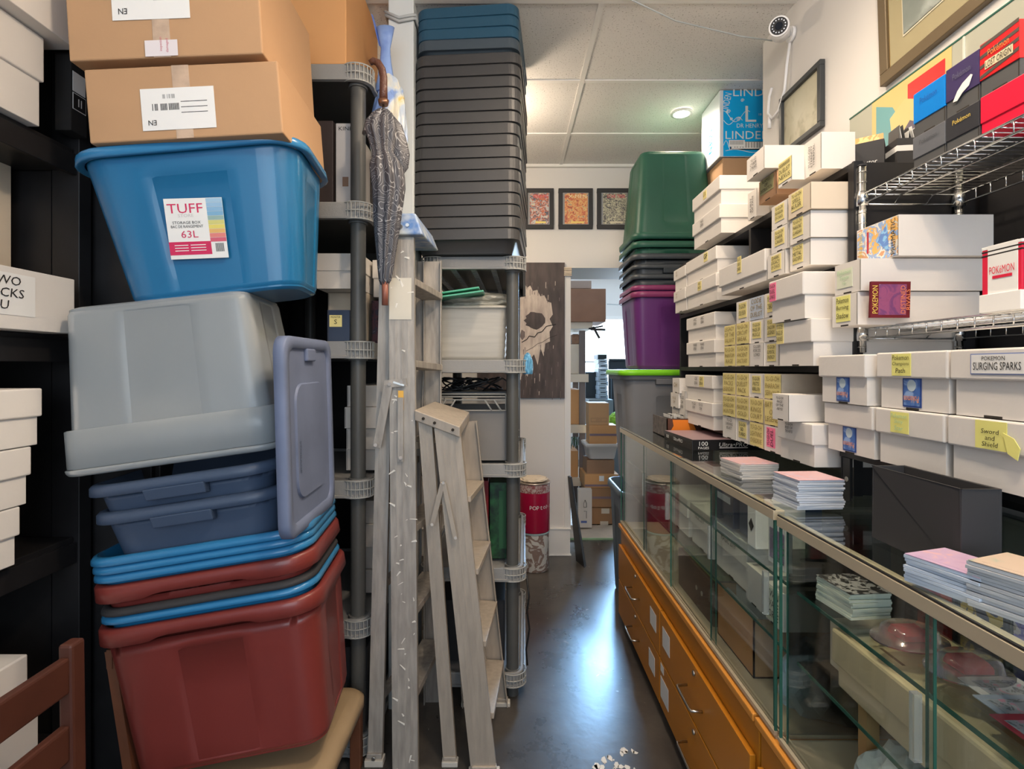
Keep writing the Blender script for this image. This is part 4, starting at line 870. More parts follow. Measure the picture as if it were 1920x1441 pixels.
for k, (lab, dz) in enumerate([('slate-blue tote with a moulded handle, lower of the two in the stack', -0.072), ('slate-blue tote with a moulded handle, upper of the two in the stack', 0.0)]):
    tote('storage_tote', lab, at(A1+ZAX*dz+XAX*(0.008 if k == 0 else 0), 0.49, 0.37, 0.24), ROT, 0.49, 0.37, 0.24, SLA, rim=0.03, rimo=0.02, base=0.80, panels=False)
Rt = (Matrix.Rotation(math.radians(7), 4, 'Z') @ Matrix.Rotation(math.radians(-7.3), 4, 'Y')).to_euler()
RM2 = Rt.to_matrix()
A2 = Vector((-1.142, 1.335, 1.088)); L2_, W2_, H2_ = 0.545, 0.40, 0.435
c = A2 + RM2 @ Vector((L2_/2, W2_/2, 0))
t = tote('translucent_bin', 'milky translucent bin turned upside down in the middle of the stack', tuple(c), Rt, L2_, W2_, H2_, CLR, rim=0.018, base=0.89, cr=0.045, flip=True, handles=False, rib=0.010, cat='storage bin', wall=0.0025)
b = B(); b.rings([[(x, y, z) for x, y in rr(L2_/2-0.012-o, W2_/2-0.012-o, 0.045)] for z, o in ((0.018, 0), (0.020, -0.004), (0.115, -0.001), (0.118, 0.003))], CLR, False, False, True)
part(b, 'skirt', t)
# tall blue tote on top, with its sticker
L3_, W3_, H3_ = 0.60, 0.40, 0.395
A3 = Vector((-1.140, 1.33, 1.918))
t = tote('storage_tote', 'bright blue sixty-three litre tote standing upright near the top of the stack', at(A3, L3_, W3_, H3_), ROT, L3_, W3_, H3_, BLU, BLUR, base=0.80, cr=0.085, rim=0.030, rimo=0.020, handles=False, rib=0.006, drop=0.0)
b = B(); sl = math.atan(0.2*0.28/0.395*0.98)
fr = Vector((1, 0, 0)); fu = Vector((0, -math.sin(sl), math.cos(sl)))
sc = Vector((-0.005, -W3_/2+0.020+0.0265-0.0015, H3_*0.44)); SR = mat('sticker_red', (0.62, 0.02, 0.10), 0.4)
fr = Vector((math.cos(math.radians(4)), 0, -math.sin(math.radians(4)))) ; fn = Vector((0,-1,0)); fu = fr.cross(Vector((0,-1,0)).cross(fr)) if False else Vector((math.sin(math.radians(4))*math.cos(sl), -math.sin(sl), math.cos(sl)*math.cos(math.radians(4))))
sc = sc + Vector((0, -0.003, 0))
n = fr.cross(fu)
b.quad(sc, fr, fu, 0.145, 0.155, PAPER, 0.0008)
def S_(x, z, o=0.0009): return sc + fr*x + fu*z + n*o
b.quad(S_(-0.02, -0.05), fr, fu, 0.105, 0.034, SR, 0.0004)
for k, cc in enumerate([(0.35,0.55,0.72),(0.30,0.50,0.70),(0.24,0.45,0.66),(0.20,0.42,0.62),(0.30,0.45,0.42),(0.62,0.60,0.20),(0.75,0.65,0.15),(0.75,0.45,0.15),(0.72,0.22,0.20),(0.65,0.12,0.18)]):
    b.quad(S_(0.052, 0.071-k*0.0112), fr, fu, 0.040, 0.0104, mat('towel_%d' % k, cc, 0.6), 0.0004)
b.text('TUFF', S_(-0.022, 0.052), fr, fu, 0.088, 0.024, SR, 0.0005).text('STORE', S_(-0.022, 0.034), fr, fu, 0.07, 0.008, mat('pale_grey_print', (0.6,0.58,0.56)), 0.0005)
b.text('STORAGE BOX', S_(-0.022, 0.016), fr, fu, 0.07, 0.007, INK, 0.0005).text('BAC DE RANGEMENT', S_(-0.022, 0.006), fr, fu, 0.08, 0.007, INK, 0.0005)
b.text('63L', S_(-0.018, -0.014), fr, fu, 0.042, 0.018, SR, 0.0005)
for k in range(3):
    b.quad(S_(-0.042, -0.042-k*0.007, 0.0014), fr, fu, 0.034, 0.002, PAPER, 0.0002).quad(S_(0.0, -0.042-k*0.007, 0.0014), fr, fu, 0.038, 0.002, PAPER, 0.0002)
for k in range(9): b.quad(S_(0.044+k*0.0024, -0.050), fr, fu, 0.0012, 0.022, INK, 0.0003)
part(b, 'sticker', t)
# loose lid standing on edge
t = thing('tote_lid', 'dusty slate-blue tote lid standing on end inside the nested blue totes', 'lid', (-0.552, 1.52, 0.935), (math.radians(0.5), math.radians(-1.5), math.radians(2)))
def yz(pts, x): return [(x, p[0], p[1]+0.26) for p in pts]
o1 = rr(0.195, 0.26, 0.045)
b = B().rings([yz(rr(0.185, 0.25, 0.04), -0.030), yz(o1, -0.028), yz(o1, -0.004), yz(rr(0.192, 0.257, 0.043), 0.0), yz(rr(0.165, 0.23, 0.035), 0.0), yz(rr(0.162, 0.227, 0.035), -0.007)], SLAL, True, True, True)
part(b, 'panel', t)
b = B().rings([yz([(x*1.0, z-0.02) for x, z in rr(0.12, 0.155, 0.05)], -0.0068), yz([(x, z-0.02) for x, z in rr(0.117, 0.152, 0.048)], -0.001)], SLAL, False, True, True)
b.text('STORAGE', (-0.0008, -0.10, 0.20), (0,0,-1), (0,1,0), 0.10, 0.012, SLA, 0.0010); part(b, 'raised_panel', t)
part(B().box(-0.008, 0.004, -0.035, 0.035, 0.455, 0.490, SLAL), 'latch', t, 0.004)
# chair that carries the stack
t = thing('chair', 'brown chair with a beige cushion carrying the leaning tote stack', 'chair', (-0.72, 1.57, 0))
CH = mat('brown_chair_wood', (0.16, 0.06, 0.03), 0.45, noise=0.3)
x0, x1, y0, y1, zt = -0.97, -0.495, 1.40, 1.86, 0.27
R = [[(x*1+(x0+x1)/2, y+(y0+y1)/2, z) for x, y in rr((x1-x0)/2-o, (y1-y0)/2-o, 0.05)] for z, o in ((zt-0.055, 0.01), (zt-0.05, 0.0), (zt-0.02, 0.0), (zt-0.006, 0.012), (zt, 0.04))]
B().rings(R, mat('beige_cushion_vinyl', (0.40, 0.29, 0.17), 0.45, noise=0.15), True, True).done('seat', t)
B().box(x0+0.02, x1-0.02, y0+0.02, y1-0.02, zt-0.09, zt-0.055, CH).done('seat_frame', t, 0.003)
for (x, y) in ((x0+0.03, y0+0.03), (x1-0.03, y0+0.03), (x1-0.03, y1-0.03), (x0+0.03, y1-0.03)): B().box(x-0.018, x+0.018, y-0.018, y+0.018, 0, zt-0.06, CH).done('leg', t, 0.003)
for y in (y0+0.03, y1-0.03): B().beam((x0-0.02, y, zt-0.1), (x0-0.09, y, 0.62), 0.035, 0.025, (0,1,0), CH).done('back_post', t)
B().beam((x0-0.088, y0+0.01, 0.60), (x0-0.088, y1-0.01, 0.60), 0.05, 0.015, (0,0,1), CH).done('back_rail', t)
# cartons on the blue tote
def carton(name, label, c, L_, W_, H_, rot, m=KRAFT, tape=True, labels=(), cat='box'):
    t = thing(name, label, cat, c, rot)
    part(B().box(-L_/2, L_/2, -W_/2, W_/2, 0, H_, m), 'body', t, 0.004)
    if tape:
        part(B().box(tape-0.02, tape+0.022, -W_/2-0.0012, -W_/2, 0.0, H_-0.001, TAPE), 'tape', t)
    for fn in labels: b = B(); fn(b); part(b, 'paper_label', t)
    return t
def ship(b, cx, cz, w, h, yy, up):
    b.quad((cx, yy, cz), (1,0,0), (0,0,1), w, h, PAPER, 0.0008)
    s = -1 if up else 1; r = (s, 0, 0); u = (0, 0, s)
    for k in range(24):
        if random.random() < 0.72: b.quad((cx-w*0.36+k*w*0.016, yy-0.0009, cz+s*-h*0.05), (1,0,0), (0,0,1), w*0.009, h*0.16, INK, 0.0003)
    for k in range(16):
        if random.random() < 0.6: b.quad((cx-w*0.22+k*w*0.012, yy-0.0009, cz+h*0.30), (1,0,0), (0,0,1), w*0.007, h*0.10, mat('grey_print', (0.3,0.3,0.3)), 0.0003)
    for k in range(3): b.quad((cx+w*0.22, yy-0.0009, cz+h*(0.16-0.13*k)), (1,0,0), (0,0,1), w*0.36, h*0.014, INK, 0.0003)
    b.text('EN', (cx-w*0.36, yy-0.0009, cz-h*0.32), (-1,0,0), (0,0,-1), w*0.11, h*0.12, INK, 0.0010)
L_, W_ = 0.475, 0.37
carton('cardboard_box', 'kraft cardboard box with an upside-down label resting on the blue tote rim', (-0.822, 1.53, 1.950), L_, W_, 0.185, (0, math.radians(-4.5), math.radians(3)), tape=-0.005,
       labels=[lambda b: ship(b, -0.015, 0.075, 0.18, 0.105, -W_/2-0.0014, True)])
carton('cardboard_box', 'kraft cardboard box topmost of the stack, cut by the top of the photo', (-0.865, 1.535, 2.148), 0.475, 0.40, 0.30, (0, math.radians(-3.5), math.radians(2)), tape=-0.01,
       labels=[lambda b: ship(b, -0.03, 0.155, 0.19, 0.12, -0.2014, True), lambda b: b.quad((-0.01, -0.2024, 0.022), (1,0,0), (0,0,1), 0.08, 0.04, mat('tape_print_paper', (0.75,0.70,0.72)), 0.0004).text('inspection', (-0.01, -0.2028, 0.032), (0,0,1), (-1,0,0), 0.035, 0.008, mat('pink_print', (0.6,0.15,0.2)), 0.0003).text('damaged', (0.005, -0.2028, 0.028), (0,0,1), (-1,0,0), 0.035, 0.008, mat('pink_print', (0.6,0.15,0.2)), 0.0003)])
# ------------------------------------------------------------------ totes at the far end of the counter
tote('storage_tote', 'dark blue-grey bin on the floor behind the end of the orange cabinet', (0.845, 3.17, 0.0), None, 0.46, 0.50, 0.68, mat('blue_grey_bin', (0.075,0.11,0.14), 0.4), rim=0.04, base=0.86, handles=False)
t = tote('storage_tote', 'large grey tote with a lime green lid at the far end of the counter', (0.895, 3.2, 0.69), None, 0.53, 0.48, 0.655, GRY, rim=0.04, rimo=0.02, base=0.84, cr=0.06)
b = B().rings([[(x, y, z) for x, y in rr(0.265+o, 0.24+o, 0.07)] for z, o in ((0.640, 0.012), (0.640, 0.018), (0.668, 0.014), (0.672, 0.0))], LIME, True, True); part(b, 'lid', t)
tote('storage_tote', 'deep purple tote standing on the lime green lid, lower of two', (0.92, 3.2, 1.363), None, 0.46, 0.44, 0.44, PUR, PURR, rim=0.035, base=0.88, cr=0.05, handles=False)
tote('storage_tote', 'purple tote with a magenta rim nested in the lower purple one', (0.92, 3.2, 1.398), None, 0.455, 0.43, 0.44, PUR, PURR, rim=0.03, base=0.87, cr=0.05, handles=False)
tote('storage_tote', 'charcoal tote with its rim showing just above the magenta rim', (0.93, 3.2, 1.60), None, 0.475, 0.44, 0.30, DGR, rim=0.03, base=0.86, cr=0.05, handles=False)
tote('storage_tote', 'charcoal tote nested second above the purple totes', (0.935, 3.2, 1.655), None, 0.49, 0.45, 0.30, DGR, rim=0.028, rimo=0.022, base=0.85, cr=0.05)
tote('storage_tote', 'charcoal tote nested third above the purple totes', (0.935, 3.2, 1.715), None, 0.495, 0.45, 0.30, DGR, rim=0.035, rimo=0.022, base=0.85, cr=0.05, handles=False)
tote('storage_tote', 'dark green tote with its rim just below the upturned green tote', (0.94, 3.2, 1.785), None, 0.50, 0.45, 0.30, GRN, rim=0.04, rimo=0.02, base=0.85, cr=0.05, handles=False)
tote('storage_tote', 'dark green tote turned upside down on top of the far right stack', (0.94, 3.2, 2.095), (math.radians(0), math.radians(0), 0), 0.50, 0.45, 0.515, GRN, rim=0.035, rimo=0.018, base=0.80, cr=0.06, flip=True, handles=False, rib=0.01)
# cartons in the recess
for k, (z, h, lab) in enumerate([(0.0, 0.85, 'tall kraft carton on the floor in the wall recess'), (0.852, 0.85, 'kraft carton in the wall recess, middle of its stack'), (1.704, 0.79, 'kraft carton just under the blue patterned carton')]):
    carton('cardboard_box', lab, (1.33, 3.05, z), 0.38, 0.40, h, None, KRAFT, tape=False)
BL = mat('cyan_print', (0.0, 0.40, 0.85), 0.35); PWH = mat('carton_white_print', (0.72, 0.76, 0.80), 0.4)
t = thing('drink_carton', 'bright blue and white printed carton high on the right behind the wall corner', 'box', (1.33, 3.0, 2.505))
x0, x1, y0, y1, z0, z1 = 1.125, 1.50, 2.85, 3.12, 2.500, 2.855
B().box(x0, x1, y0, y1, z0, z1, PWH).done('body', t, 0.003)
b = B().quad(((x0+x1)/2+0.008, y0-0.0003, (z0+z1)/2), *FRONT, x1-x0-0.02, z1-z0-0.004, BL, 0.0006)
yy = y0-0.0010
def wv(x, z, l, a, n=14, ph=0.0, w=0.004): b.tube([(x+l*i/n, yy, z+a*math.sin(ph+i*2*math.pi/n)) for i in range(n+1)], w*0.5, PWH, 4)
b.text('LINDEN', ((x0+0.15), yy+0.0004, z0+0.115), *FRONT, 0.24, 0.042, PWH, 0.0006)
b.text('DR HENRY', ((x0+0.16), yy+0.0004, z0+0.165), *FRONT, 0.14, 0.022, PWH, 0.0006)
b.text('L', (x0+0.165, yy+0.0004, z0+0.228), *FRONT, 0.07, 0.085, PWH, 0.0006)
b.text('18', (x0+0.215, yy+0.0004, z0+0.225), *FRONT, 0.02, 0.012, PWH, 0.0006)
b.text('LINDEN', (x0+0.20, yy+0.0004, z0+0.345), *FRONT, 0.30, 0.045, PWH, 0.0006)
b.text('LINDEN', (x0+0.035, yy+0.0004, z0+0.29), (0.25,0,1), (-1,0,0.25), 0.10, 0.035, PWH, 0.0006)
for (cx, cz, r) in ((0.045, 0.24, 0.012), (0.10, 0.20, 0.013), (0.12, 0.30, 0.010), (0.06, 0.20, 0.008)):
    b.tube([(x0+cx+r*(1-i/22)*math.cos(i*0.6), yy, z0+cz+r*(1-i/22)*math.sin(i*0.6)) for i in range(20)], 0.0017, PWH, 4)
wv(x0+0.03, z0+0.215, 0.13, 0.03, ph=2.2); wv(x0+0.02, z0+0.19, 0.10, 0.02, ph=3.0); wv(x0+0.02, z0+0.06, 0.05, 0.025); wv(x0+0.03, z0+0.03, 0.2, 0.008)
b.quad((x0+0.15, yy, z0+0.058), *FRONT, 0.19, 0.045, INK, 0.0003); b.quad((x0+0.152, yy-0.0004, z0+0.060), *FRONT, 0.182, 0.037, PAPER, 0.0003)
for k in range(34):
    if k % 3 != 1: b.quad((x0+0.066+k*0.005, yy-0.0008, z0+0.062), *FRONT, 0.0025 if k % 2 else 0.0016, 0.030, INK, 0.0003)
b.quad((x0+0.09, yy-0.0012, z0+0.07), *FRONT, 0.085, 0.035, PAPER, 0.0003)
for k in range(16): b.quad((x0+0.055+k*0.0045, yy-0.0016, z0+0.074), *FRONT, 0.0022, 0.022, mat('grey_print', (0.3,0.3,0.3)), 0.0002)
b.done('front_print', t)
b = B(); b.text('LINDEN', (x0-0.0005, y0+0.13, z0+0.15), (0,0,-1), (0,-1,0), 0.16, 0.05, BL, 0.0008); b.done('side_print', t)
# ------------------------------------------------------------------ grey plastic shelving racks
def rack(label, x0, x1, y0, y1, levels, pr, loc_rot=None, cage=0.055, apron=0.062, poles=None, front_only=False, ribs=False):
    w = x1-x0; d = y1-y0
    ox, oy = x1, y0
    t = thing('plastic_shelving', label, 'shelving', (ox, oy, 0), (0, 0, loc_rot or 0))
    X0, X1, Y0, Y1 = -w, 0.0, 0.0, d
    ins = cage+0.004
    for i, z in enumerate(levels):
        b = B(); n = 0
        # tray with rounded corners, sloping apron
        def ring(o, zz, r): return [(x+(X0+X1)/2, y+(Y0+Y1)/2, zz) for x, y in rr(w/2-o, d/2-o, r)]
        b.rings([ring(0.012, z-apron, 0.05), ring(0.0, z-apron+0.002, 0.06), ring(0.0, z-apron+0.010, 0.06), ring(0.006, z-apron+0.012, 0.055), ring(0.010, z-0.004, 0.05), ring(0.012, z, 0.05), ring(0.022, z, 0.045), ring(0.024, z-0.012, 0.043)], GREYPL_L if i == 0 else GREYPL_L, False, True, False)
        b.rings([ring(0.014, z-apron, 0.05), ring(0.016, z-0.02, 0.05), ], GREYPL, False, True, False)
        if ribs and i == 0:
            for k in range(5):
                xx = X0+0.05+k*(w-0.1)/4
                for q in range(22): b.box(xx-0.010, xx+0.010, Y0+0.03+q*d/23, Y0+0.05+q*d/23, z-apron+0.002, z-apron+0.012, GREYPL_L)
        s = part(b, 'shelf', t)
        for (cx, cy, a0) in ((X1-cage, Y0+cage, -90), (X0+cage, Y0+cage, 180), (X1-cage, Y1-cage, 0)):
            if front_only and cy > 0.2: continue
            b = B(); r = cage+0.001
            for zz in (z-apron+0.002, z-apron*0.5, z-0.002):
                pts = [(cx+r*math.cos(math.radians(a0+q)), cy+r*math.sin(math.radians(a0+q)), zz) for q in range(-40, 140, 15)]
                b.tube(pts, 0.0028, mat('pale_grey_plastic_edge', (0.36,0.36,0.34), 0.5), 5)
            for q in range(-40, 140, 15):
                a = math.radians(a0+q); b.tube([(cx+r*math.cos(a), cy+r*math.sin(a), z-apron), (cx+r*math.cos(a), cy+r*math.sin(a), z)], 0.0022, mat('pale_grey_plastic_edge', (0.36,0.36,0.34)), 5)
            b.cyl((cx, cy, z-apron-0.006), (cx, cy, z+0.003), pr*1.25, GREYPL)
            part(b, 'corner_collar', t)
    zt = levels[0]
    for (cx, cy) in ((X1-cage, Y0+cage), (X0+cage, Y0+cage), (X1-cage, Y1-cage), (X0+cage, Y1-cage)):
        zz = list(levels) + [0.0]
        b = B()
        for a, c in zip(zz[1:], zz[:-1]):
            if c-a > 0.03: b.cyl((cx, cy, a+0.002), (cx, cy, c-apron), pr, POLE, seg=18)
        part(b, 'pole', t)
    return t
# left rack
RAY = 1.865
LA = [2.44, 1.955, 1.465, 0.975, 0.485, 0.07]
rack('tall grey plastic shelving behind the leaning tote stack', -1.02, -0.489, RAY, 2.64, LA, 0.027)
# middle rack
LC = [1.832, 1.405, 0.975, 0.545, 0.11]
RROT = -math.radians(1.6)
rack('grey plastic shelving holding the tall pile of dark totes, middle of the photo', -0.372, 0.067, 2.19, 3.06, LC, 0.026, RROT, ribs=True, apron=0.055)
# pile of nested totes on the middle rack
n = 17; z = 1.8345
BT = mat('charcoal_nested_plastic', (0.052, 0.052, 0.054), 0.38, noise=0.12, scale=3)
BT2 = mat('dark_navy_nested_plastic', (0.02, 0.075, 0.13), 0.35)
def flat_tote(label, x, y, z, rot, L_, W_, m, rimh=0.048, group=None, H_=0.20):
    t = thing('nested_tote', label, 'storage tote', (x, y, z), (0, 0, rot), group)
    b = B(); a, c = W_/2, L_/2
    def ring(o, zz, r=0.045): return [(px_, py_, zz) for px_, py_ in rr(a-o, c-o, r)]
    part(B().rings([ring(0.034, 0.0), ring(0.018, 0.049), ring(0.010, 0.050), ring(0.004, 0.052)], m, True, False, True), 'body', t)
    b.rings([ring(0.006, 0.050), ring(0.0, 0.051), ring(0.001, 0.050+rimh*0.90), ring(0.004, 0.050+rimh), ring(0.012, 0.050+rimh), ring(0.014, 0.060)], m, False, True, False)
    part(b, 'rim', t)
    return t
ords = ['bottom', 'second', 'third', 'fourth', 'fifth', 'sixth', 'seventh', 'eighth', 'ninth', 'tenth', 'eleventh', 'twelfth', 'thirteenth', 'fourteenth', 'fifteenth', 'sixteenth', 'seventeenth']
hs = 0.0468
for k in range(16):
    flat_tote('charcoal nested tote, %s from the shelf in the tall pile' % ords[k], -0.158+0.002*math.sin(k*1.3)+0.0008*k, 2.435, z-0.050+k*hs+(0.0 if k else 0.0)+0.0505, -math.radians(4.5)+0.006*math.sin(k*2.1), 0.60, 0.432+0.012*(k < 8), BT, 0.0445)
zz = z+16*hs+0.0505
for k in range(4):
    flat_tote(['dark grey-blue tote, lowest of the four blue ones on the tall pile', 'blue tote, second of the four on top of the tall pile', 'blue tote, third of the four on top of the tall pile', 'dark blue tote, topmost of the tall pile near the ceiling'][k],
              -0.150+0.002*k, 2.43, zz-0.034+k*0.044, -math.radians(3.5+k*0.7), 0.58, 0.418, BT2 if k else mat('slate_nested_plastic', (0.05,0.07,0.09), 0.4), 0.0445)
# things on the middle rack
TUB = mat('milky_tub', (0.60, 0.57, 0.50), 0.35, trans=0.2, noise=0.2, scale=7, stretch=(0.4, 0.4, 6))
t = thing('translucent_tub', 'milky ribbed plastic tub with a lumpy clear lid on the middle shelving', 'storage bin', (-0.17, 2.46, LC[1]))
b = B()
R = []
for k in range(15):
    zz = LC[1]+0.001+k*0.0155; o = 0.012*(1-k/14)+(0.004 if k % 2 else 0.0)
    R.append([(x-0.19, y+2.50, zz) for x, y in rr(0.185-o, 0.24-o, 0.035)])
b.rings(R, TUB, True, False); b.done('body', t)
B().rings([[(x-0.19, y+2.50, LC[1]+zz) for x, y in rr(0.192-o, 0.247-o, 0.04)] for zz, o in ((0.218, 0.004), (0.219, 0.0), (0.228, 0.0), (0.232, 0.01))], TUB, True, True).done('rim', t)
crumple('clear_plastic_cover', 'loose crinkled clear plastic covers folded over the milky tub', 'plastic cover', (-0.14, 2.42, LC[1]+0.2325), 0.165, 0.14, 0.045, mat('cloudy_film', (0.58,0.55,0.46), 0.3, trans=0.2), 12, 7)
GRL = mat('sea_green_plastic', (0.10, 0.42, 0.28), 0.3)
for k in range(2):
    o = B().beam((-0.385, 2.30+0.03*k, LC[1]+0.245+0.019*k), (-0.105-0.02*k, 2.30+0.03*k, LC[1]+0.283+0.019*k), 0.25, 0.008, (0,1,0.02), GRL).done('plastic_cover', bevel=0.003)
    tag(o, ['sea green plastic lid lying under another on the milky tub', 'sea green plastic lid topmost on the milky tub'][k], 'lid')
tag(B().box(-0.22, 0.005, 2.62, 2.80, LC[1]+0.25, LC[1]+0.285, mat('blue_grey_case', (0.05,0.07,0.1), 0.4)).box(-0.03, 0.0, 2.617, 2.62, LC[1]+0.25, LC[1]+0.275, STEEL).done('flat_case', bevel=0.003), 'dark flat case with a metal clasp behind the tub on the middle shelving', 'case')
crumple('blue_packet', 'crinkled blue packet stuck at the right corner of the middle shelving', 'packet', (0.078, 2.26, 1.345), 0.020, 0.03, 0.055, mat('light_blue_packet', (0.12,0.36,0.58), 0.35), 21, 5)
# crate with wire frame, cables on it
t = thing('file_crate', 'grey plastic file crate with a lattice rim on the middle shelving', 'crate', (-0.13, 2.45, LC[2]))
CR = mat('grey_crate_plastic', (0.21, 0.20, 0.19), 0.55)
x0, x1, y0, y1, z0, z1 = -0.37, 0.035, 2.27, 2.66, LC[2]+0.001, LC[2]+0.215
b = B().box(x0+0.01, x1-0.01, y0+0.01, y0+0.014, z0, z1, CR).box(x0+0.01, x1-0.01, y1-0.014, y1-0.01, z0, z1, CR).box(x0+0.01, x0+0.014, y0+0.01, y1-0.01, z0, z1, CR).box(x1-0.014, x1-0.01, y0+0.01, y1-0.01, z0, z1, CR).box(x0+0.01, x1-0.01, y0+0.01, y1-0.01, z0, z0+0.004, CR)
b.done('body', t, 0.002)
LG = mat('pale_crate_rim', (0.40, 0.39, 0.36), 0.5); b = B()
zt = z1+0.07
for z in (z1, zt-0.025, zt-0.012, zt):
    b.tube([(x0, y0, z), (x1, y0, z), (x1, y1, z), (x0, y1, z), (x0, y0, z)], 0.0035, LG, 6)
for x in (x0, x0+0.045, x1-0.05, x1):
    for y in (y0, y1): b.tube([(x, y, z1), (x, y, zt)], 0.003, LG, 6)
for s in (x0+0.10, x0+0.14, x1-0.14, x1-0.10):
    b.tube([(s, y0, zt-0.025), (s+(-0.03 if s < -0.17 else 0.03), y0, z1)], 0.004, LG, 6)
b.tube([(x1, y0, z1), (x1, y0, z0+0.02)], 0.004, LG, 6)
for q in range(4): b.tube([(x1-0.006, y0-0.002, z0+0.03+q*0.03), (x1+0.006, y0+0.1, z0+0.03+q*0.03)], 0.003, LG, 5)
b.done('lattice_rim', t)
b = B(); random.seed(4)
for k in range(14):
    cx = random.uniform(-0.28, -0.10); cz = zt+random.uniform(0.008, 0.016); r = random.uniform(0.03, 0.06); ph = random.uniform(0, 6)
    b.tube([(cx+r*1.5*math.cos(q*0.5+ph), 2.42+r*math.sin(q*0.5+ph)*0.8, cz+0.028+0.026*math.sin(q*0.5+ph*2)) for q in range(12)], 0.0035, BLACKM, 6)
b.tube([(-0.12, 2.40, zt+0.008), (-0.08, 2.39, zt+0.04), (-0.03, 2.38, zt+0.065), (0.0, 2.38, zt+0.045), (0.005, 2.38, zt+0.008)], 0.004, BLACKM, 6)
b.box(-0.36, 0.0, 2.33, 2.6, zt-0.003, zt+0.007, BLACKM)
tag(b.done('cable_bundle'), 'tangle of black cables lying on the lattice crate', 'cables')
simple('red_box', 'dark red upright box on the lower shelf of the middle shelving', 'box', (-0.16, -0.09, 2.30, 2.55, LC[3]+0.001, LC[3]+0.34), mat('dark_red_carton', (0.22,0.015,0.02), 0.4), [('print', lambda b: b.quad((-0.125, 2.2995, LC[3]+0.2), *FRONT, 0.05, 0.10, mat('red_print', (0.35,0.04,0.04))))])
simple('green_box', 'black and green upright box beside the dark red box', 'box', (-0.085, 0.00, 2.31, 2.55, LC[3]+0.001, LC[3]+0.33), mat('black_green_carton', (0.012,0.03,0.02), 0.4, noise=0.6, scale=30, col2=(0.03,0.14,0.05)), [('print', lambda b: b.quad((-0.03, 2.3095, LC[3]+0.17), *FRONT, 0.03, 0.25, mat('green_print', (0.03,0.12,0.05))))])
simple('black_crate', 'black crate on the lowest shelf of the middle shelving', 'crate', (-0.30, -0.02, 2.30, 2.75, LC[4]+0.001, LC[4]+0.26), BLACKP, [('handle_hole', lambda b: b.quad((-0.16, 2.2995, LC[4]+0.2), *FRONT, 0.09, 0.025, DARK))])
b = B().tube([(0.072, 2.24, 0.50), (0.082, 2.22, 0.42), (0.074, 2.22, 0.36), (0.084, 2.23, 0.28), (0.070, 2.22, 0.20), (0.075, 2.23, 0.13)], 0.004, BLACKM, 6)
tag(b.done('power_cord'), 'black cord hanging beside the lowest pole of the middle shelving', 'cord')
# ------------------------------------------------------------------ things on the left rack
XO = -0.545
carton('cardboard_box', 'large orange-brown cardboard box on the top shelf of the tall left shelving', (-0.795, 2.105, 2.4415), 0.44, 0.45, 0.40, None, KRAFT_O, tape=False, labels=[])
simple('dark_box', 'dark brown box standing on the upper left shelving beside the grey pole', 'box', (-0.72, -0.645, 1.95, 2.35, LA[1]+0.001, LA[1]+0.32), mat('very_dark_brown', (0.045,0.032,0.03), 0.6))
t = thing('binder_box', 'tall white box with black lettering KIN on the upper left shelving', 'box', (-0.60, 2.1, LA[1]))
B().box(-0.638, -0.575, 1.96, 2.30, LA[1]+0.001, LA[1]+0.315, mat('off_white_carton', (0.55,0.53,0.52), 0.5)).done('body', t, 0.002)
b = B().text('KINE', (-0.602, 1.9598, LA[1]+0.295), *FRONT, 0.05, 0.014, INK, 0.0008); b.quad((-0.602, 1.9598, LA[1]+0.10), *FRONT, 0.022, 0.035, mat('brown_stamp', (0.25,0.15,0.1))); b.done('print', t)
simple('dark_box', 'black cardboard box on the upper left shelving, behind the umbrella', 'box', (-0.572, -0.50, 2.20, 2.58, LA[1]+0.001, LA[1]+0.28), mat('grey_black_carton', (0.10,0.09,0.085), 0.6), [('print', lambda b: b.quad((-0.536, 2.1996, LA[1]+0.2), *FRONT, 0.03, 0.06, PAPER))])
# white lid box and others, second shelf
def fbox(label, x0, x1, y0, y1, z0, h, m=None, lid=False, name='card_box', face_note=None):
    t = thing(name, label, 'card box', ((x0+x1)/2, (y0+y1)/2, z0)); m = m or WHITE_CARD
    if lid:
        B().box(x0+0.004, x1-0.004, y0+0.004, y1-0.004, z0+0.0005, z0+h-0.004, m).done('body', t, 0.0015)
        B().box(x0, x1, y0, y1, z0+h*0.5, z0+h-0.0006, m).done('lid', t, 0.003)
    else:
        b = B().box(x0, x1, y0, y1, z0+0.0005, z0+h-0.0006, m); b.box(x0+0.002, x0+0.0035, y0-0.0004, y0, z0+0.004, z0+h-0.004, DARK); b.done('body', t, 0.0015)
    if face_note: b = B(); face_note(b); b.done('sticky_note', t)
    return t
fbox('navy box with a yellow note marked S on the left shelving, below the blue tote', -0.655, -0.575, 1.92, 2.10, LA[2], 0.115, NAVY, name='dark_card_box', face_note=lambda b: note(b, 0, 0, 0, 0.001, 0.001, 'y', []) or b.quad((-0.625, 1.9196, LA[2]+0.075), *FRONT, 0.045, 0.042, YELLOW, 0.0006).text('MONSTER', (-0.625, 1.919, LA[2]+0.089), *FRONT, 0.035, 0.007, INK, 0.0006).text('S', (-0.625, 1.919, LA[2]+0.072), *FRONT, 0.012, 0.016, INK, 0.0006))
fbox('beige cardboard box behind the navy box on the left shelving', -0.72, -0.565, 2.12, 2.50, LA[2], 0.205, CREAM_CARD)
fbox('white lidded box on the beige box beside the grey pole, left shelving', -0.735, -0.562, 2.02, 2.52, LA[2]+0.206, 0.135, lid=True)
fbox('white lidded box to the right of the grey pole, left shelving', -0.55, -0.50, 2.14, 2.56, LA[2]+0.19, 0.15, lid=True)
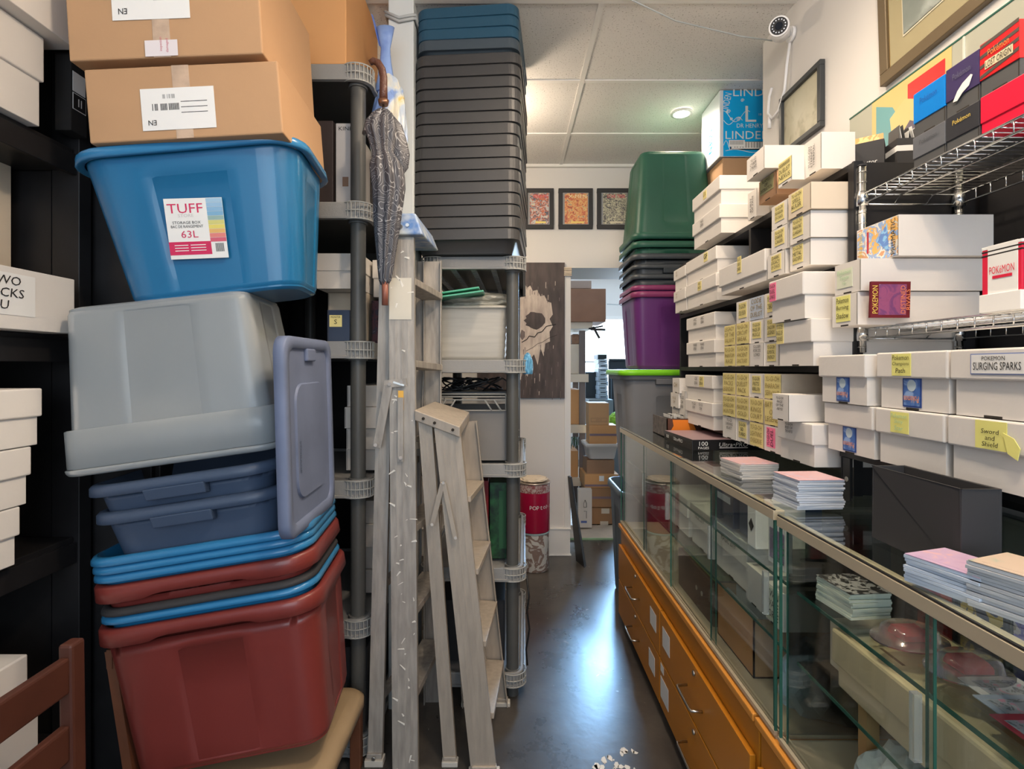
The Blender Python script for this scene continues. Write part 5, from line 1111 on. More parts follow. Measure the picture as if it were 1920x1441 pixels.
fbox('grey patterned box to the right of the grey pole, left shelving', -0.55, -0.50, 2.13, 2.5, LA[2], 0.175, art('dark_patterned_box', [(0.03,0.02,0.03),(0.10,0.04,0.05),(0.05,0.04,0.06),(0.3,0.28,0.3)], 25))
for k in range(4):
    fbox('plain white box in the stack beside the grey pole, %s of four' % ['bottom', 'second', 'third', 'top'][k], -0.63+0.004*(k % 2), -0.50, 2.06-0.01*(k % 3), 2.5, LA[3]+0.001+k*0.082, 0.081)
for k in range(4):
    fbox('white box deep in the left shelving behind the ladder, %s of four' % ['bottom', 'second', 'third', 'top'][k], -0.60, -0.50, 2.1+0.015*(k % 2), 2.5, LA[4]+0.001+k*0.09, 0.089)
simple('black_bin', 'black bin on the lowest shelf of the left shelving', 'bin', (-0.95, -0.52, 1.95, 2.5, LA[5]+0.001, LA[5]+0.28), BLACKP)
# blue bag on the pillar side
t = crumple('snack_bag', 'blue and yellow crinkled plastic bag hanging beside the top left shelf', 'bag', (-0.447, 1.99, 2.10), 0.062, 0.045, 0.22, art('blue_yellow_bag', [(0.10,0.16,0.50),(0.22,0.34,0.66),(0.50,0.58,0.68),(0.72,0.68,0.55),(0.70,0.50,0.12),(0.72,0.70,0.68)], 5, 'soft', 0.2), 33, 6)
b = B().rings([[(-0.462+r*math.cos(k*math.pi/6)*(1.0), 1.99+r*0.5*math.sin(k*math.pi/6), z) for k in range(12)] for z, r in ((2.40, 0.040), (2.46, 0.030), (2.51, 0.022), (2.56, 0.018), (2.60, 0.026), (2.64, 0.034))], art('blue_bag_neck', [(0.10,0.18,0.52),(0.25,0.38,0.70)], 9, 'soft'), True, True)
b.hexa([(-0.50, 1.985, 2.63), (-0.485, 1.985, 2.57), (-0.480, 1.995, 2.57), (-0.495, 1.995, 2.63), (-0.515, 1.985, 2.69), (-0.50, 1.985, 2.64), (-0.495, 1.995, 2.64), (-0.51, 1.995, 2.69)], mat('bag_blue', (0.12,0.2,0.55), 0.3)); b.done('neck', t)
# ---- umbrella
UY = 1.74
t = thing('umbrella', 'folded grey patterned umbrella hanging by its brown crook handle', 'umbrella', (-0.405, UY, 1.58))
BR = mat('brown_handle_weave', (0.10, 0.04, 0.025), 0.35, bump=0.6, bscale=160)
hp = [(693,118),(700,114),(709,118),(716,130),(719,145),(719,165),(719,190)]
B().tube([px(x, y, UY) for x, y in hp], [0.009,0.011,0.012,0.0125,0.0125,0.013,0.014], BR, 12).cyl(px(719,188,UY), px(719,197,UY), 0.018, mat('bronze_collar', (0.25,0.13,0.08), 0.3, 0.7), 0.015).done('handle', t)
um = bpy.data.materials.new('umbrella_cloth'); um.use_nodes = True; nt = um.node_tree; bs = nt.nodes['Principled BSDF']; tc = nt.nodes.new('ShaderNodeTexCoord')
vn = nt.nodes.new('ShaderNodeTexNoise'); vn.inputs['Scale'].default_value = 9; vn.inputs['Distortion'].default_value = 2.2; vn.inputs['Detail'].default_value = 0
nt.links.new(tc.outputs['Object'], vn.inputs['Vector'])
ma = nt.nodes.new('ShaderNodeMath'); ma.operation = 'MULTIPLY'; ma.inputs[1].default_value = 14; nt.links.new(vn.outputs['Fac'], ma.inputs[0])
mf = nt.nodes.new('ShaderNodeMath'); mf.operation = 'FRACT'; nt.links.new(ma.outputs[0], mf.inputs[0])
cr_ = nt.nodes.new('ShaderNodeValToRGB'); cr_.color_ramp.interpolation = 'CONSTANT'; cr_.color_ramp.elements[0].color = (0.05,0.05,0.06,1); cr_.color_ramp.elements[1].position = 0.86; cr_.color_ramp.elements[1].color = (0.33,0.33,0.34,1)
nt.links.new(mf.outputs[0], cr_.inputs[0]); nt.links.new(cr_.outputs[0], bs.inputs['Base Color']); bs.inputs['Roughness'].default_value = 0.5
prof = [(718,205,8),(717,214,17),(714,228,24),(714,245,27),(716,262,22),(718,285,17),(722,297,21),(724,310,26),(727,330,27),(729,352,26),(728,380,24),(726,410,22),(725,440,19),(724,470,16),(723,500,13),(722,525,10),(721,534,6)]
R = []
for x, y, r in prof:
    c = px(x, y, UY); rad = r*UY/1000; ring = []
    for k in range(48):
        a = k*2*math.pi/48; s = 1+0.20*math.cos(8*a+y*0.012)
        ring.append((c.x+rad*s*math.cos(a), c.y+rad*s*math.sin(a)*0.8, c.z))
    R.append(ring)
B().rings(R, um, True, True).done('canopy', t)
R = []
for x, y, r in [(738,215,4),(744,235,14),(748,262,18),(752,290,20),(757,315,13),(752,334,5)]:
    c = px(x-6, y, UY+0.03); rad = r*UY/1000
    R.append([(c.x+rad*(1+0.15*math.cos(5*k*math.pi/12))*math.cos(k*math.pi/12), c.y+rad*0.6*math.sin(k*math.pi/12), c.z) for k in range(24)])
B().rings(R, um, True, True).done('loose_panel', t)
B().cyl(px(722,528,UY), px(722,572,UY), 0.0105, mat('tip_brown', (0.25,0.09,0.06), 0.4)).done('tip', t)
b = B().tube([px(719, 196, UY), px(718, 215, UY)], 0.004, STEEL)
for k in range(6): b.tube([px(719,200,UY), px(719+12*math.cos(k), 216, UY+0.015*math.sin(k))], 0.0018, STEEL, 5)
b.done('ribs', t)
# ---- rack hook that carries the umbrella
tag(B().beam(px(690,232,1.80), px(712,290,1.78), 0.02, 0.012, (0,1,0), GREYPL_L).cyl(px(683,250,1.85), px(690,232,1.80), 0.008, GREYPL_L).done('utility_clip'), 'grey plastic clip on the pole next to the umbrella', 'clip')
# ------------------------------------------------------------------ stepladders
RIV = mat('dull_rivet', (0.30, 0.28, 0.26), 0.5, 0.5)
def rail(b, p0, p1, w, m, lip=0.022, side=1, wd=(1,0,0), t=0.004):
    """C-shaped side rail: web facing the camera, lips going back"""
    p0 = Vector(p0); p1 = Vector(p1); d = (p1-p0).normalized(); a = Vector(wd); a = (a-d*a.dot(d)).normalized(); n = d.cross(a)
    if n.y < 0: n = -n
    n = n*side
    b.beam(p0, p1, w, t, a, m)
    for s in (-1, 1): b.beam(p0+a*(s*(w/2-0.002))+n*lip/2, p1+a*(s*(w/2-0.002))+n*lip/2, 0.004, lip, a, m)
    for s in (-0.25, 0, 0.25): b.beam(p0+a*(w*s)-n*0.0025, p1+a*(w*s)-n*0.0025, 0.004, 0.002, a, m)
t = thing('stepladder', 'tall paint-spattered aluminium stepladder with a blue top cap, folded', 'ladder', (-0.35, 2.0, 0))
# near and far front rails, near and far rear rails
NT, NBt = px(752, 445, 1.80), Vector(((760-CX)*1.80/1000, 1.80, 0.0)); FT, FBt = px(812, 490, 2.12), Vector(((812-CX)*2.19/1000, 2.19, 0.0))
NT2, NB2 = px(727, 450, 1.83), Vector(((703-CX)*1.85/1000, 1.85, 0.0)); FT2, FB2 = px(792, 490, 2.15), Vector((-0.40, 2.115, 0.0))
for nm, p0, p1, w, sd in (('front_rail', NBt+Vector((0,0,0.0)), NT, 0.086, 1), ('rear_rail', NB2, NT2, 0.050, 1), ('front_rail', FBt, FT, 0.070, -1), ('rear_rail', FB2, FT2, 0.045, -1)):
    b = B(); rail(b, p0, p1, w, ALU, side=sd)
    o = b.done(nm, t)
    if nm == 'rear_rail':
        B().box(p0[0]-0.032, p0[0]+0.032, p0[1]-0.02, p0[1]+0.02, 0.0, 0.022, mat('pale_rubber_foot', (0.55,0.52,0.46), 0.7)).box(p0[0]-0.026, p0[0]+0.026, p0[1]-0.012, p0[1]+0.012, 0.022, 0.04, ALU).cyl((p0[0], p0[1]-0.022, 0.03), (p0[0], p0[1]-0.018, 0.03), 0.007, STEEL).done('rubber_foot', o, 0.004)
    if nm == 'front_rail' and sd == 1:
        random.seed(12); q = B()
        for k in range(46):
            f = random.random(); c = p0.lerp(p1, f) + Vector((random.uniform(-0.038, 0.038), -0.0045, 0)); an = random.uniform(-1.4, 1.4); l = random.uniform(0.004, 0.030); ww = random.uniform(0.001, 0.004)
            r_ = Vector((math.cos(an), 0, math.sin(an))); u_ = Vector((-math.sin(an), 0, math.cos(an)))
            q.poly2(c, r_, u_, [(-l/2, -ww/2), (l/2, -ww), (l/2*0.8, ww), (-l/2*0.7, ww/2)], PAINTSPL, 0.0006)
        q.quad(px(751, 560, 1.80)+Vector((0,-0.0042,0)), (1,0,0), (0,0,1), 0.075, 0.14, mat('safety_label_paper', (0.66,0.62,0.52), 0.5), 0.0005)
        q.quad(px(752, 750, 1.80)+Vector((0,-0.0042,0)), (1,0,0), (0,0,1), 0.018, 0.065, mat('orange_yellow_sticker', (0.85,0.48,0.08), 0.5), 0.0005)
        q.done('paint_drips', o)['kind'] = 'stuff'
CAPB = mat('blue_ladder_cap', (0.10, 0.22, 0.50), 0.4, noise=0.4, scale=25, col2=(0.55,0.6,0.62))
c0, c1 = px(768, 415, 1.78), px(800, 452, 2.14)
B().hexa([(c0.x-0.065, 1.775, c0.z-0.045), (c0.x+0.045, 1.775, c0.z-0.045), (c1.x+0.045, 2.16, c1.z-0.035), (c1.x-0.055, 2.16, c1.z-0.035),
          (c0.x-0.050, 1.780, c0.z+0.028), (c0.x+0.020, 1.780, c0.z+0.028), (c1.x+0.020, 2.155, c1.z+0.028), (c1.x-0.050, 2.155, c1.z+0.028)], CAPB).done('top_cap', t, 0.006)
b = B()
for (x, y, Y) in ((764, 422, 1.774), (752, 425, 1.774)): b.cyl(px(x, y, Y), px(x, y, Y)-Vector((0, 0.004, 0)), 0.006, STEEL)
b.done('rivet', t)
for k in range(6):
    f0 = 0.145+0.155*k
    a = NBt.lerp(NT, f0); c = FBt.lerp(FT, f0)
    a = a+Vector((0.0, 0.02, 0)); c = c+Vector((0, -0.02, 0))
    B().beam(a, c, 0.085, 0.024, (1, 0, 0.0), ALU).done('step', t, 0.002)
for k in range(3):
    a = NB2.lerp(NT2, 0.12+0.22*k); c = FB2.lerp(FT2, 0.12+0.22*k)
    B().beam(a, c, 0.025, 0.025, (1,0,0), ALU).done('rear_bar', t)
b = B().beam(px(738, 716, 1.79), px(758, 722, 1.79), 0.012, 0.006, (0,1,0), STEEL)
b.beam(px(720, 720, 1.788), px(762, 716, 1.788), 0.026, 0.004, (0,0,1), ALU)
b.beam(px(728, 722, 1.786), px(707, 838, 1.80), 0.028, 0.004, (1,0,0), ALU)
b.beam(px(751, 745, 1.788), px(751, 865, 1.788), 0.018, 0.004, (1,0,0), ALU)
for (x, y) in ((730,720),(752,716),(704,834),(751,858)): b.cyl(px(x,y,1.787), px(x,y,1.780), 0.006, RIV)
b.done('spreader_brace', t)
# small ladder
t = thing('stepladder', 'short aluminium stepladder leaning folded in front of the taller one', 'ladder', (-0.15, 1.95, 0))
a0, a1 = Vector((-0.205, 1.845, 0.0)), px(797, 790, 1.80)           # rear, near
b0, b1 = Vector((-0.085, 1.80, 0.0)), px(838, 800, 1.78)           # front, near
d0, d1 = Vector((-0.040, 2.17, 0.0)), px(878, 790, 2.12)           # front, far
e0, e1 = Vector((-0.17, 2.17, 0.0)), px(845, 790, 2.14)
for nm, p0, p1, w, sd in (('rear_rail', a0, a1, 0.045, 1), ('front_rail', b0, b1, 0.085, 1), ('front_rail', d0, d1, 0.070, -1), ('rear_rail', e0, e1, 0.04, -1)):
    b = B(); rail(b, p0, p1, w, ALU2, side=sd); o = b.done(nm, t)
    fw = w*0.62
    B().box(p0[0]-fw, p0[0]+fw, p0[1]-0.016, p0[1]+0.016, 0.0, 0.018, mat('pale_rubber_foot', (0.55,0.52,0.46), 0.7)).box(p0[0]-fw*0.8, p0[0]+fw*0.8, p0[1]-0.010, p0[1]+0.010, 0.018, 0.032, ALU2).done('rubber_foot', o, 0.003)
q0, q1, q2, q3 = px(777, 768, 1.785), px(862, 800, 1.755), px(880, 772, 2.13), px(815, 752, 2.13)
B().hexa([tuple(q0-Vector((0,0,0.035))), tuple(q1-Vector((0,0,0.035))), tuple(q2-Vector((0,0,0.035))), tuple(q3-Vector((0,0,0.035))), tuple(q0), tuple(q1), tuple(q2), tuple(q3)], ALU2).done('top_cap', t, 0.003)
b = B()
for f in (0.2, 0.45, 0.85):
    c = q0.lerp(q1, f)-Vector((0, 0.001, 0.018)); b.cyl(c, c-Vector((0, 0.004, 0)), 0.005, DARK)
b.done('rivet', t)
for k in range(4):
    f = 0.16+0.21*k; a = b0.lerp(b1, f)+Vector((0.015, 0.02, 0)); c = d0.lerp(d1, f)+Vector((0.0, -0.01, 0))
    B().beam(a, c, 0.075, 0.020, (1,0,0), ALU2).done('step', t, 0.002)
b = B().beam(px(830, 905, 1.765), px(810, 985, 1.775), 0.016, 0.006, (1,0,0), ALU2).beam(px(832, 905, 1.765), px(854, 1010, 1.765), 0.014, 0.006, (1,0,0), ALU2)
for (x, y) in ((831,905),(810,983),(854,1008)): b.cyl(px(x,y,1.765), px(x,y,1.758), 0.005, RIV)
b.done('spreader_brace', t)
# ------------------------------------------------------------------ black shelf at the far left
XL = -1.25; YP = 1.56
BS = [2.0, 1.462, 0.885]
t = thing('black_shelving', 'black shelving unit filled with white boxes at the far left edge', 'shelving', (-1.6, 1.05, 0))
for (x, y) in ((XL-0.03, YP), (-2.02, YP), (XL-0.03, 0.40), (-2.02, 0.40)): B().box(x-0.04, x+0.04, y-0.022, y+0.022, 0, 2.85, BLACK).done('post', t, 0.002)
for z in BS + [0.32, 0.08]:
    B().box(-2.05, XL-0.005, 0.38, YP-0.025, z-0.06, z, BLACK).box(XL-0.012, XL+0.004, 0.38, YP-0.023, z-0.075, z-0.015, BLACK).done('shelf', t, 0.002)
B().box(-2.07, -2.055, 0.38, YP+0.02, 0, 2.85, BLACK).done('back_panel', t)
B().box(-2.05, -1.33, YP-0.012, YP+0.02, 0, 2.85, BLACK).done('dark_end_panel', t)  # black panel added to darken the view past the post
def lbox(label, Xf, y0, y1, z0, h, D=0.50, kind='lid', m=None, nt=None):
    t = thing('card_box', label, 'card box', (Xf-D/2, (y0+y1)/2, z0)); m = m or WHITE_CARD
    if kind == 'lid':
        B().box(Xf-D+0.004, Xf-0.008, y0+0.006, y1-0.006, z0+0.0005, z0+h-0.004, m).done('body', t, 0.002)
        B().box(Xf-D, Xf, y0, y1, z0+h*0.50, z0+h-0.0006, m).done('lid', t, 0.004)
    else: B().box(Xf-D, Xf, y0, y1, z0+0.0005, z0+h-0.0006, m).done('body', t, 0.002)
    if nt:
        b = B(); note(b, Xf+0.0005, *nt, face=AISLE_R); b.done('paper_label', t)
    return t
X_ = XL+0.04
lbox('white lidded box on the upper black shelf at far left, lower of two', X_-0.01, 0.85, 1.40, BS[0], 0.235)
lbox('white lidded box on the upper black shelf at far left, upper of two', X_+0.04, 0.85, 1.46, BS[0]+0.236, 0.33)
lbox('white box on the middle black shelf with a paper reading PACKS', X_+0.02, 0.85, 1.46, BS[1]+0.001, 0.150, kind='plain', nt=(1.255, BS[1]+0.085, 0.165, 0.10, 'w', ['TWO', 'PACKS', 'U']))
lbox('tall cream cardboard box behind the PACKS box at far left', XL-0.16, 1.10, 1.51, BS[1]+0.1515, 0.33, 0.36, 'plain', CREAM_CARD)
lbox('narrow white upright box beside the tall cream one at far left', XL-0.12, 0.85, 1.08, BS[1]+0.1515, 0.30, 0.30, 'plain')
lbox('small white lidded box standing on the PACKS box', X_-0.02, 0.85, 1.235, BS[1]+0.1515, 0.075, 0.10)
for k in range(3):
    lbox('long white lidded box on the lower black shelf at far left, %s of three' % ['bottom', 'middle', 'top'][k], X_+0.02-0.01*(2-k), 0.78, 1.36-0.02*(2-k), BS[2]+0.001+k*0.145, 0.144)
simple('clear_jar', 'dull clear plastic jar lying on the top long white box, far left', 'jar', (-1.42, -1.30, 1.02, 1.30, BS[2]+0.4365, BS[2]+0.505), mat('dull_jar_grey', (0.25,0.24,0.23), 0.3))
for k in range(2):
    lbox('white box on the lowest black shelf behind the brown chair rail, %s' % ['lower', 'upper'][k], X_+0.01, 0.78, 1.36-0.03*k, 0.3205+k*0.17, 0.169)
lbox('white box near the floor seen between the brown chair rails', X_, 0.78, 1.30, 0.0805, 0.15, kind='plain')
t = simple('black_bag', 'black cloth bag with a white and black tag hanging on the far left post', 'bag', (XL-0.01, XL+0.035, 1.478, 1.535, 2.03, 2.32), mat('black_cloth', (0.015,0.013,0.012), 0.9))
b = B().quad((XL+0.0355, 1.505, 2.17), *AISLE_R, 0.044, 0.055, PAPER).quad((XL+0.0365, 1.505, 2.115), *AISLE_R, 0.046, 0.046, PAPER).quad((XL+0.037, 1.505, 2.115), *AISLE_R, 0.042, 0.042, INK).text('II', (XL+0.038, 1.505, 2.115), *AISLE_R, 0.018, 0.022, PAPER, 0.0008); b.done('tag', t)
# folding chair
CB2 = mat('red_brown_chair_wood', (0.085, 0.026, 0.015), 0.5, noise=0.3, scale=6)
t = thing('wooden_chair', 'red-brown wooden chair, only its slatted back in view at the lower left', 'chair', (-0.915, 0.93, 0))
for y in (1.115, 0.66): B().beam((-0.905, y, 0.0), (-0.915, y, 0.80), 0.036, 0.03, (0,1,0), CB2).done('back_post', t, 0.006)
for (za, zb) in ((0.70, 0.775), (0.56, 0.635), (0.40, 0.44)): B().box(-0.925, -0.905, 0.675, 1.10, za, zb, CB2).done('back_slat', t, 0.005)
B().box(-0.902, -0.62, 0.66, 1.115, 0.40, 0.43, CB2).done('seat', t, 0.006)
for y in (0.68, 1.09): B().box(-0.66, -0.63, y-0.015, y+0.015, 0, 0.40, CB2).done('leg', t, 0.004)

# black cabinet shapes added behind the racks to keep the gaps dark
for lab, x0, x1, y0, y1 in (('added black backing that darkens the gap behind the leaning tote stack', -2.05, -1.06, 1.62, 2.60), ('added black backing that darkens the space behind the left grey shelving', -2.05, -0.56, 2.68, 3.10)):
    t = thing('dark_backing', lab, 'cabinet', ((x0+x1)/2, (y0+y1)/2, 0))
    B().box(x0, x1, y0, y1, 0, 2.5, BLACK).done('body', t, 0.003)
    for k in range(2):
        a = x0+0.01+k*(x1-x0-0.01)/2; d = B().box(a, a+(x1-x0)/2-0.02, y0-0.018, y0-0.0005, 0.05, 2.47, BLACK).done('door', t, 0.002)  # door shapes on the added backing
        B().cyl((a+0.04, y0-0.018, 1.1), (a+0.04, y0-0.03, 1.1), 0.012, STEEL).done('knob', d)
# ------------------------------------------------------------------ far wall: painting, comics, tins, plank
t = thing('painting', 'dark unframed painting of a cracked pale face with a hollow eye on the far wall', 'painting', (0.09, YF-0.02, 1.14))
pd = mat('painting_dark_brown', (0.045,0.034,0.034), 0.55, noise=0.45, scale=7, col2=(0.10,0.075,0.07), stretch=(3, 1, 0.7))
yp = YF-0.022
x0, x1, z0, z1 = -0.235, 0.405, 1.152, 2.142
B().box(x0, x1, yp, YF-0.001, z0, z1, pd).done('canvas', t)
PL = mat('painting_pale', (0.70,0.61,0.53), 0.6, noise=0.35, scale=12, col2=(0.42,0.34,0.30), stretch=(2,1,0.6))
MD = mat('painting_mid', (0.20,0.16,0.15), 0.6, noise=0.4, scale=20)
b = B()
def P(*q): return [((x-1000)*YF/1000, (700-y)*YF/1000) for x, y in q]
cc = ((1000-CX)/1000*YF, yp, EYE-(700-HY)*YF/1000)
b.poly2(cc, *FRONT, P((955,545),(968,538),(983,532),(988,540),(994,536),(999,546),(1007,544),(1013,556),(1020,554),(1026,566),(1033,568),(1036,590),(1030,598),(1036,612),(1030,622),(1031,640),(1022,644),(1019,668),(1013,652),(1008,684),(1001,664),(995,672),(989,706),(982,690),(976,712),(955,700)), PL, 0.0008)
k = 22; b.poly2(cc, *FRONT, P(*[(1003+19*math.cos(i*2*math.pi/k)*(1+0.12*math.sin(3*i)), 601+16*math.sin(i*2*math.pi/k)*(1+0.1*math.cos(5*i))) for i in range(k)][::-1]), pd, 0.0012)
b.poly2(cc, *FRONT, P((978,618),(984,622),(984,632),(979,638),(974,630)), MD, 0.0012)
def crack(pts, w):
    for a, c in zip(pts[:-1], pts[1:]):
        A_ = Vector((a[0]-CX, 0, HY-a[1]))*YF/1000+Vector((0, yp-0.0015, EYE)); C_ = Vector((c[0]-CX, 0, HY-c[1]))*YF/1000+Vector((0, yp-0.0015, EYE))
        b.beam(A_, C_, w, 0.001, (0,0,1) if abs(C_.x-A_.x) > abs(C_.z-A_.z) else (1,0,0), INK)
crack([(978,642),(988,636),(992,630),(1002,632),(1008,624),(1016,622),(1024,612),(1042,608)], 0.006)
crack([(986,658),(998,652),(1008,644),(1016,642),(1028,634),(1044,628)], 0.003)
random.seed(5)
for q in range(60):
    x = random.uniform(958, 1050); y = random.choice([random.uniform(528, 560), random.uniform(640, 735)]); l = random.uniform(4, 16)
    b.poly2(cc, *FRONT, P((x, y), (x+1.2, y), (x+0.8, y+l), (x, y+l))[::-1], MD if random.random() < 0.7 else PL, 0.0010)
b.done('paint_strokes', t)
def comic(lab, xa, xb, title, tc_, cols, nm):
    x0, x1 = (xa-CX)*YF/1000, (xb-CX)*YF/1000; z0, z1 = EYE+(HY-429.5)*YF/1000, EYE+(HY-354)*YF/1000; y = YF-0.018; fw = 0.030
    t = thing('framed_comic', lab, 'picture', ((x0+x1)/2, y, z0))
    B().box(x0, x1, y, YF-0.001, z1-fw, z1, BLACKP).box(x0, x1, y, YF-0.001, z0, z0+fw, BLACKP).box(x0, x0+fw, y, YF-0.001, z0+fw, z1-fw, BLACKP).box(x1-fw, x1, y, YF-0.001, z0+fw, z1-fw, BLACKP).done('frame', t, 0.002)
    b = B().box(x0+fw, x1-fw, y+0.008, y+0.010, z0+fw, z1-fw, mat('grey_mat_board', (0.30,0.30,0.31)))
    b.done('mat_board', t)
    cx = (x0+x1)/2+0.004; w = x1-x0-2*fw-0.022; h = z1-z0-2*fw-0.012
    b = B().quad((cx, y+0.0075, (z0+z1)/2), *FRONT, w, h, art('comic_art_'+nm, cols, 34), 0.0005)
    b.text(title, (cx+0.01, y+0.007, z1-fw-0.028), *FRONT, w*0.78, 0.026, tc_, 0.0006)
    b.quad((cx+0.01, y+0.007, z0+fw+0.018), *FRONT, w*0.55, 0.014, mat('comic_caption_'+nm, cols[-1]), 0.0004)
    b.done('cover', t)
comic('framed comic lettered in red with bluish art, leftmost on the far wall', 982, 1038, 'SPIDER-MAN', mat('title_red', (0.75,0.08,0.12)), [(0.40,0.42,0.44),(0.08,0.10,0.14),(0.55,0.16,0.08),(0.48,0.50,0.50),(0.60,0.55,0.45),(0.85,0.70,0.20)], 'one')
comic('framed comic with orange and red art lettered X-MEN on the far wall', 1047, 1111, 'X-MEN', mat('title_cream', (0.85,0.78,0.5)), [(0.30,0.08,0.05),(0.60,0.16,0.08),(0.70,0.30,0.12),(0.75,0.50,0.20),(0.25,0.14,0.20),(0.85,0.65,0.20)], 'two')
comic('framed comic with pale figures on black lettered STAR TREK, rightmost', 1119, 1184, 'STAR TREK', mat('title_red', (0.75,0.08,0.12)), [(0.06,0.06,0.07),(0.14,0.13,0.12),(0.52,0.50,0.36),(0.10,0.10,0.10),(0.60,0.56,0.40),(0.65,0.60,0.45)], 'three')
# popcorn tins
def tin(lab, x, y, z0, r, h, body, band, rimm, txt=None):
    t = thing('popcorn_tin', lab, 'tin', (x, y, z0))
    B().lathe([(r*0.97, 0.0), (r, 0.006), (r, h-0.01), (r*1.0, h-0.008)], body, (x, y, z0+0.0005), 36).done('body', t)
    B().lathe([(r*1.005, h-0.012), (r*1.03, h-0.010), (r*1.03, h), (r*0.98, h+0.002), (r*0.95, h-0.004)], rimm, (x, y, z0), 36).done('lid', t)
    if band: B().lathe([(r*1.003, h*0.80), (r*1.004, h*0.80+0.001), (r*1.004, h-0.014), (r*1.003, h-0.013)], band, (x, y, z0), 36, cap=False).done('band', t)
    if txt:
        b = B()
        for i, ch in enumerate(txt):
            a = math.radians(-90+(-14+i*12.5)); p = (x+r*1.002*math.cos(a), y+r*1.002*math.sin(a), z0+h*0.52)
            b.text(ch, p, (-math.sin(a), math.cos(a), 0), (0,0,1), 0.0, 0.026 if ch in 'tpO' else 0.019, PAPER, 0.001)
        b.done('lettering', t)
    return t
tin('pale tin with winter scenery standing on the floor under the red tin', 0.172, 3.66, 0, 0.100, 0.262, art('winter_scene_tin', [(0.62,0.62,0.60),(0.66,0.64,0.60),(0.28,0.20,0.17),(0.55,0.52,0.50),(0.68,0.66,0.62)], 9), None, mat('teal_lid', (0.38,0.50,0.52), 0.35))
t = tin('red popcorn tin lettered Poptopia stacked on the pale tin', 0.170, 3.66, 0.264, 0.108, 0.335, mat('crimson_tin', (0.42,0.008,0.05), 0.3, coat=0.4), art('ring_band', [(0.30,0.10,0.10),(0.55,0.45,0.42),(0.62,0.52,0.48)], 60), mat('tin_rim', (0.5,0.42,0.35), 0.3, 0.6), 'pOptopia')
crumple('tin_contents', 'crumpled beige wrapping poking out of the red tin', 'wrapping', (0.170, 3.66, 0.602), 0.085, 0.085, 0.018, CREAM_CARD, 17, 7)
# leaning black plank
tag(B().hexa([(0.475, 3.80, 0.0), (0.515, 3.66, 0.0), (0.535, 3.70, 0.0), (0.49, 3.86, 0.0), (0.425, 3.885, 0.585), (0.438, 3.84, 0.585), (0.452, 3.855, 0.585), (0.440, 3.90, 0.585)], BLACK).done('plank'), 'black board leaning against the white door jamb', 'board')
# ------------------------------------------------------------------ the room beyond
def bx(name, label, x0, x1, ya, z0p, z1p, Y, D, m, cat='box', bevel=0.003, tape=None, prints=None):
    X0, X1 = (x0-CX)*Y/1000, (x1-CX)*Y/1000; zt = EYE+(HY-z0p)*Y/1000; zb = EYE+(HY-z1p)*Y/1000
    ps = []
    if tape: ps.append(('tape', lambda b: b.quad(((X0+X1)/2, Y-0.0006, (zt+zb)/2), *FRONT, (X1-X0)*0.98, 0.02, mat('purple_grey_tape', (0.22,0.15,0.17)))))
    if prints: ps.append(('print', lambda b: prints(b, X0, X1, zb, zt, Y)))
    return simple(name, label, cat, (X0, X1, Y, Y+D, max(zb, 0.013), zt), m, ps, bevel)
YB = 4.62
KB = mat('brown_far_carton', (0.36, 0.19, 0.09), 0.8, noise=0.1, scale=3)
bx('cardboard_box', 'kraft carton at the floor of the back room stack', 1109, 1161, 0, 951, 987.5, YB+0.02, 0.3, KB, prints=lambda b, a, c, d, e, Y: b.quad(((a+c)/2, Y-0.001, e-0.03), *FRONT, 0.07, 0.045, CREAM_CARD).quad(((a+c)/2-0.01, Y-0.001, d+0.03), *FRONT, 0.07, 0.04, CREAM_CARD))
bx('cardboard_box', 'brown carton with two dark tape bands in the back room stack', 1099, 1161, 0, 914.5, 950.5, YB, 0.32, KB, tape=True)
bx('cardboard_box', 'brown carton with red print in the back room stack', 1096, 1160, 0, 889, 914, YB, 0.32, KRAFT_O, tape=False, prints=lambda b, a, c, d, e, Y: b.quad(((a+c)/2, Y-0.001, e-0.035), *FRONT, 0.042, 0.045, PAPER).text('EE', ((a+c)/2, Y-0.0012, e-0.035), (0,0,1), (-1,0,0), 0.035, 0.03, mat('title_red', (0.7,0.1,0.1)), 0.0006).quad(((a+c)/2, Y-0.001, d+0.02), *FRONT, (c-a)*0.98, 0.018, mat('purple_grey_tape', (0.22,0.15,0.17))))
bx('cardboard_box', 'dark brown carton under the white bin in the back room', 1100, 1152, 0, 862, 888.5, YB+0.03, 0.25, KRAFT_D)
Yb = YB
t = thing('white_bin', 'off-white plastic bin holding cartons in the back room stack', 'bin', ((1130-CX)*Yb/1000, Yb+0.13, EYE+(HY-861.5)*Yb/1000))
zb = EYE+(HY-861.3)*Yb/1000; zt = EYE+(HY-832)*Yb/1000; xa, xb = (1097-CX)*Yb/1000, (1163-CX)*Yb/1000
WB = mat('off_white_bin_plastic', (0.60, 0.55, 0.50), 0.5)
cxm = (xa+xb)/2
B().rings([[(x+cxm, y+Yb+0.15, z) for x, y in rr((xb-xa)/2-o, 0.15-o*0.6, 0.03)] for z, o in ((zb, 0.045), (zb+0.004, 0.04), (zt-0.03, 0.02), (zt-0.03, 0.005), (zt-0.004, 0.0), (zt, 0.004), (zt, 0.02), (zb+0.01, 0.045))], WB, True, True).done('body', t)
bx('cardboard_box', 'brown carton lying in the white bin, lower of two', 1105, 1157, 0, 797, 832.5, YB+0.05, 0.2, KRAFT_O, tape=True)
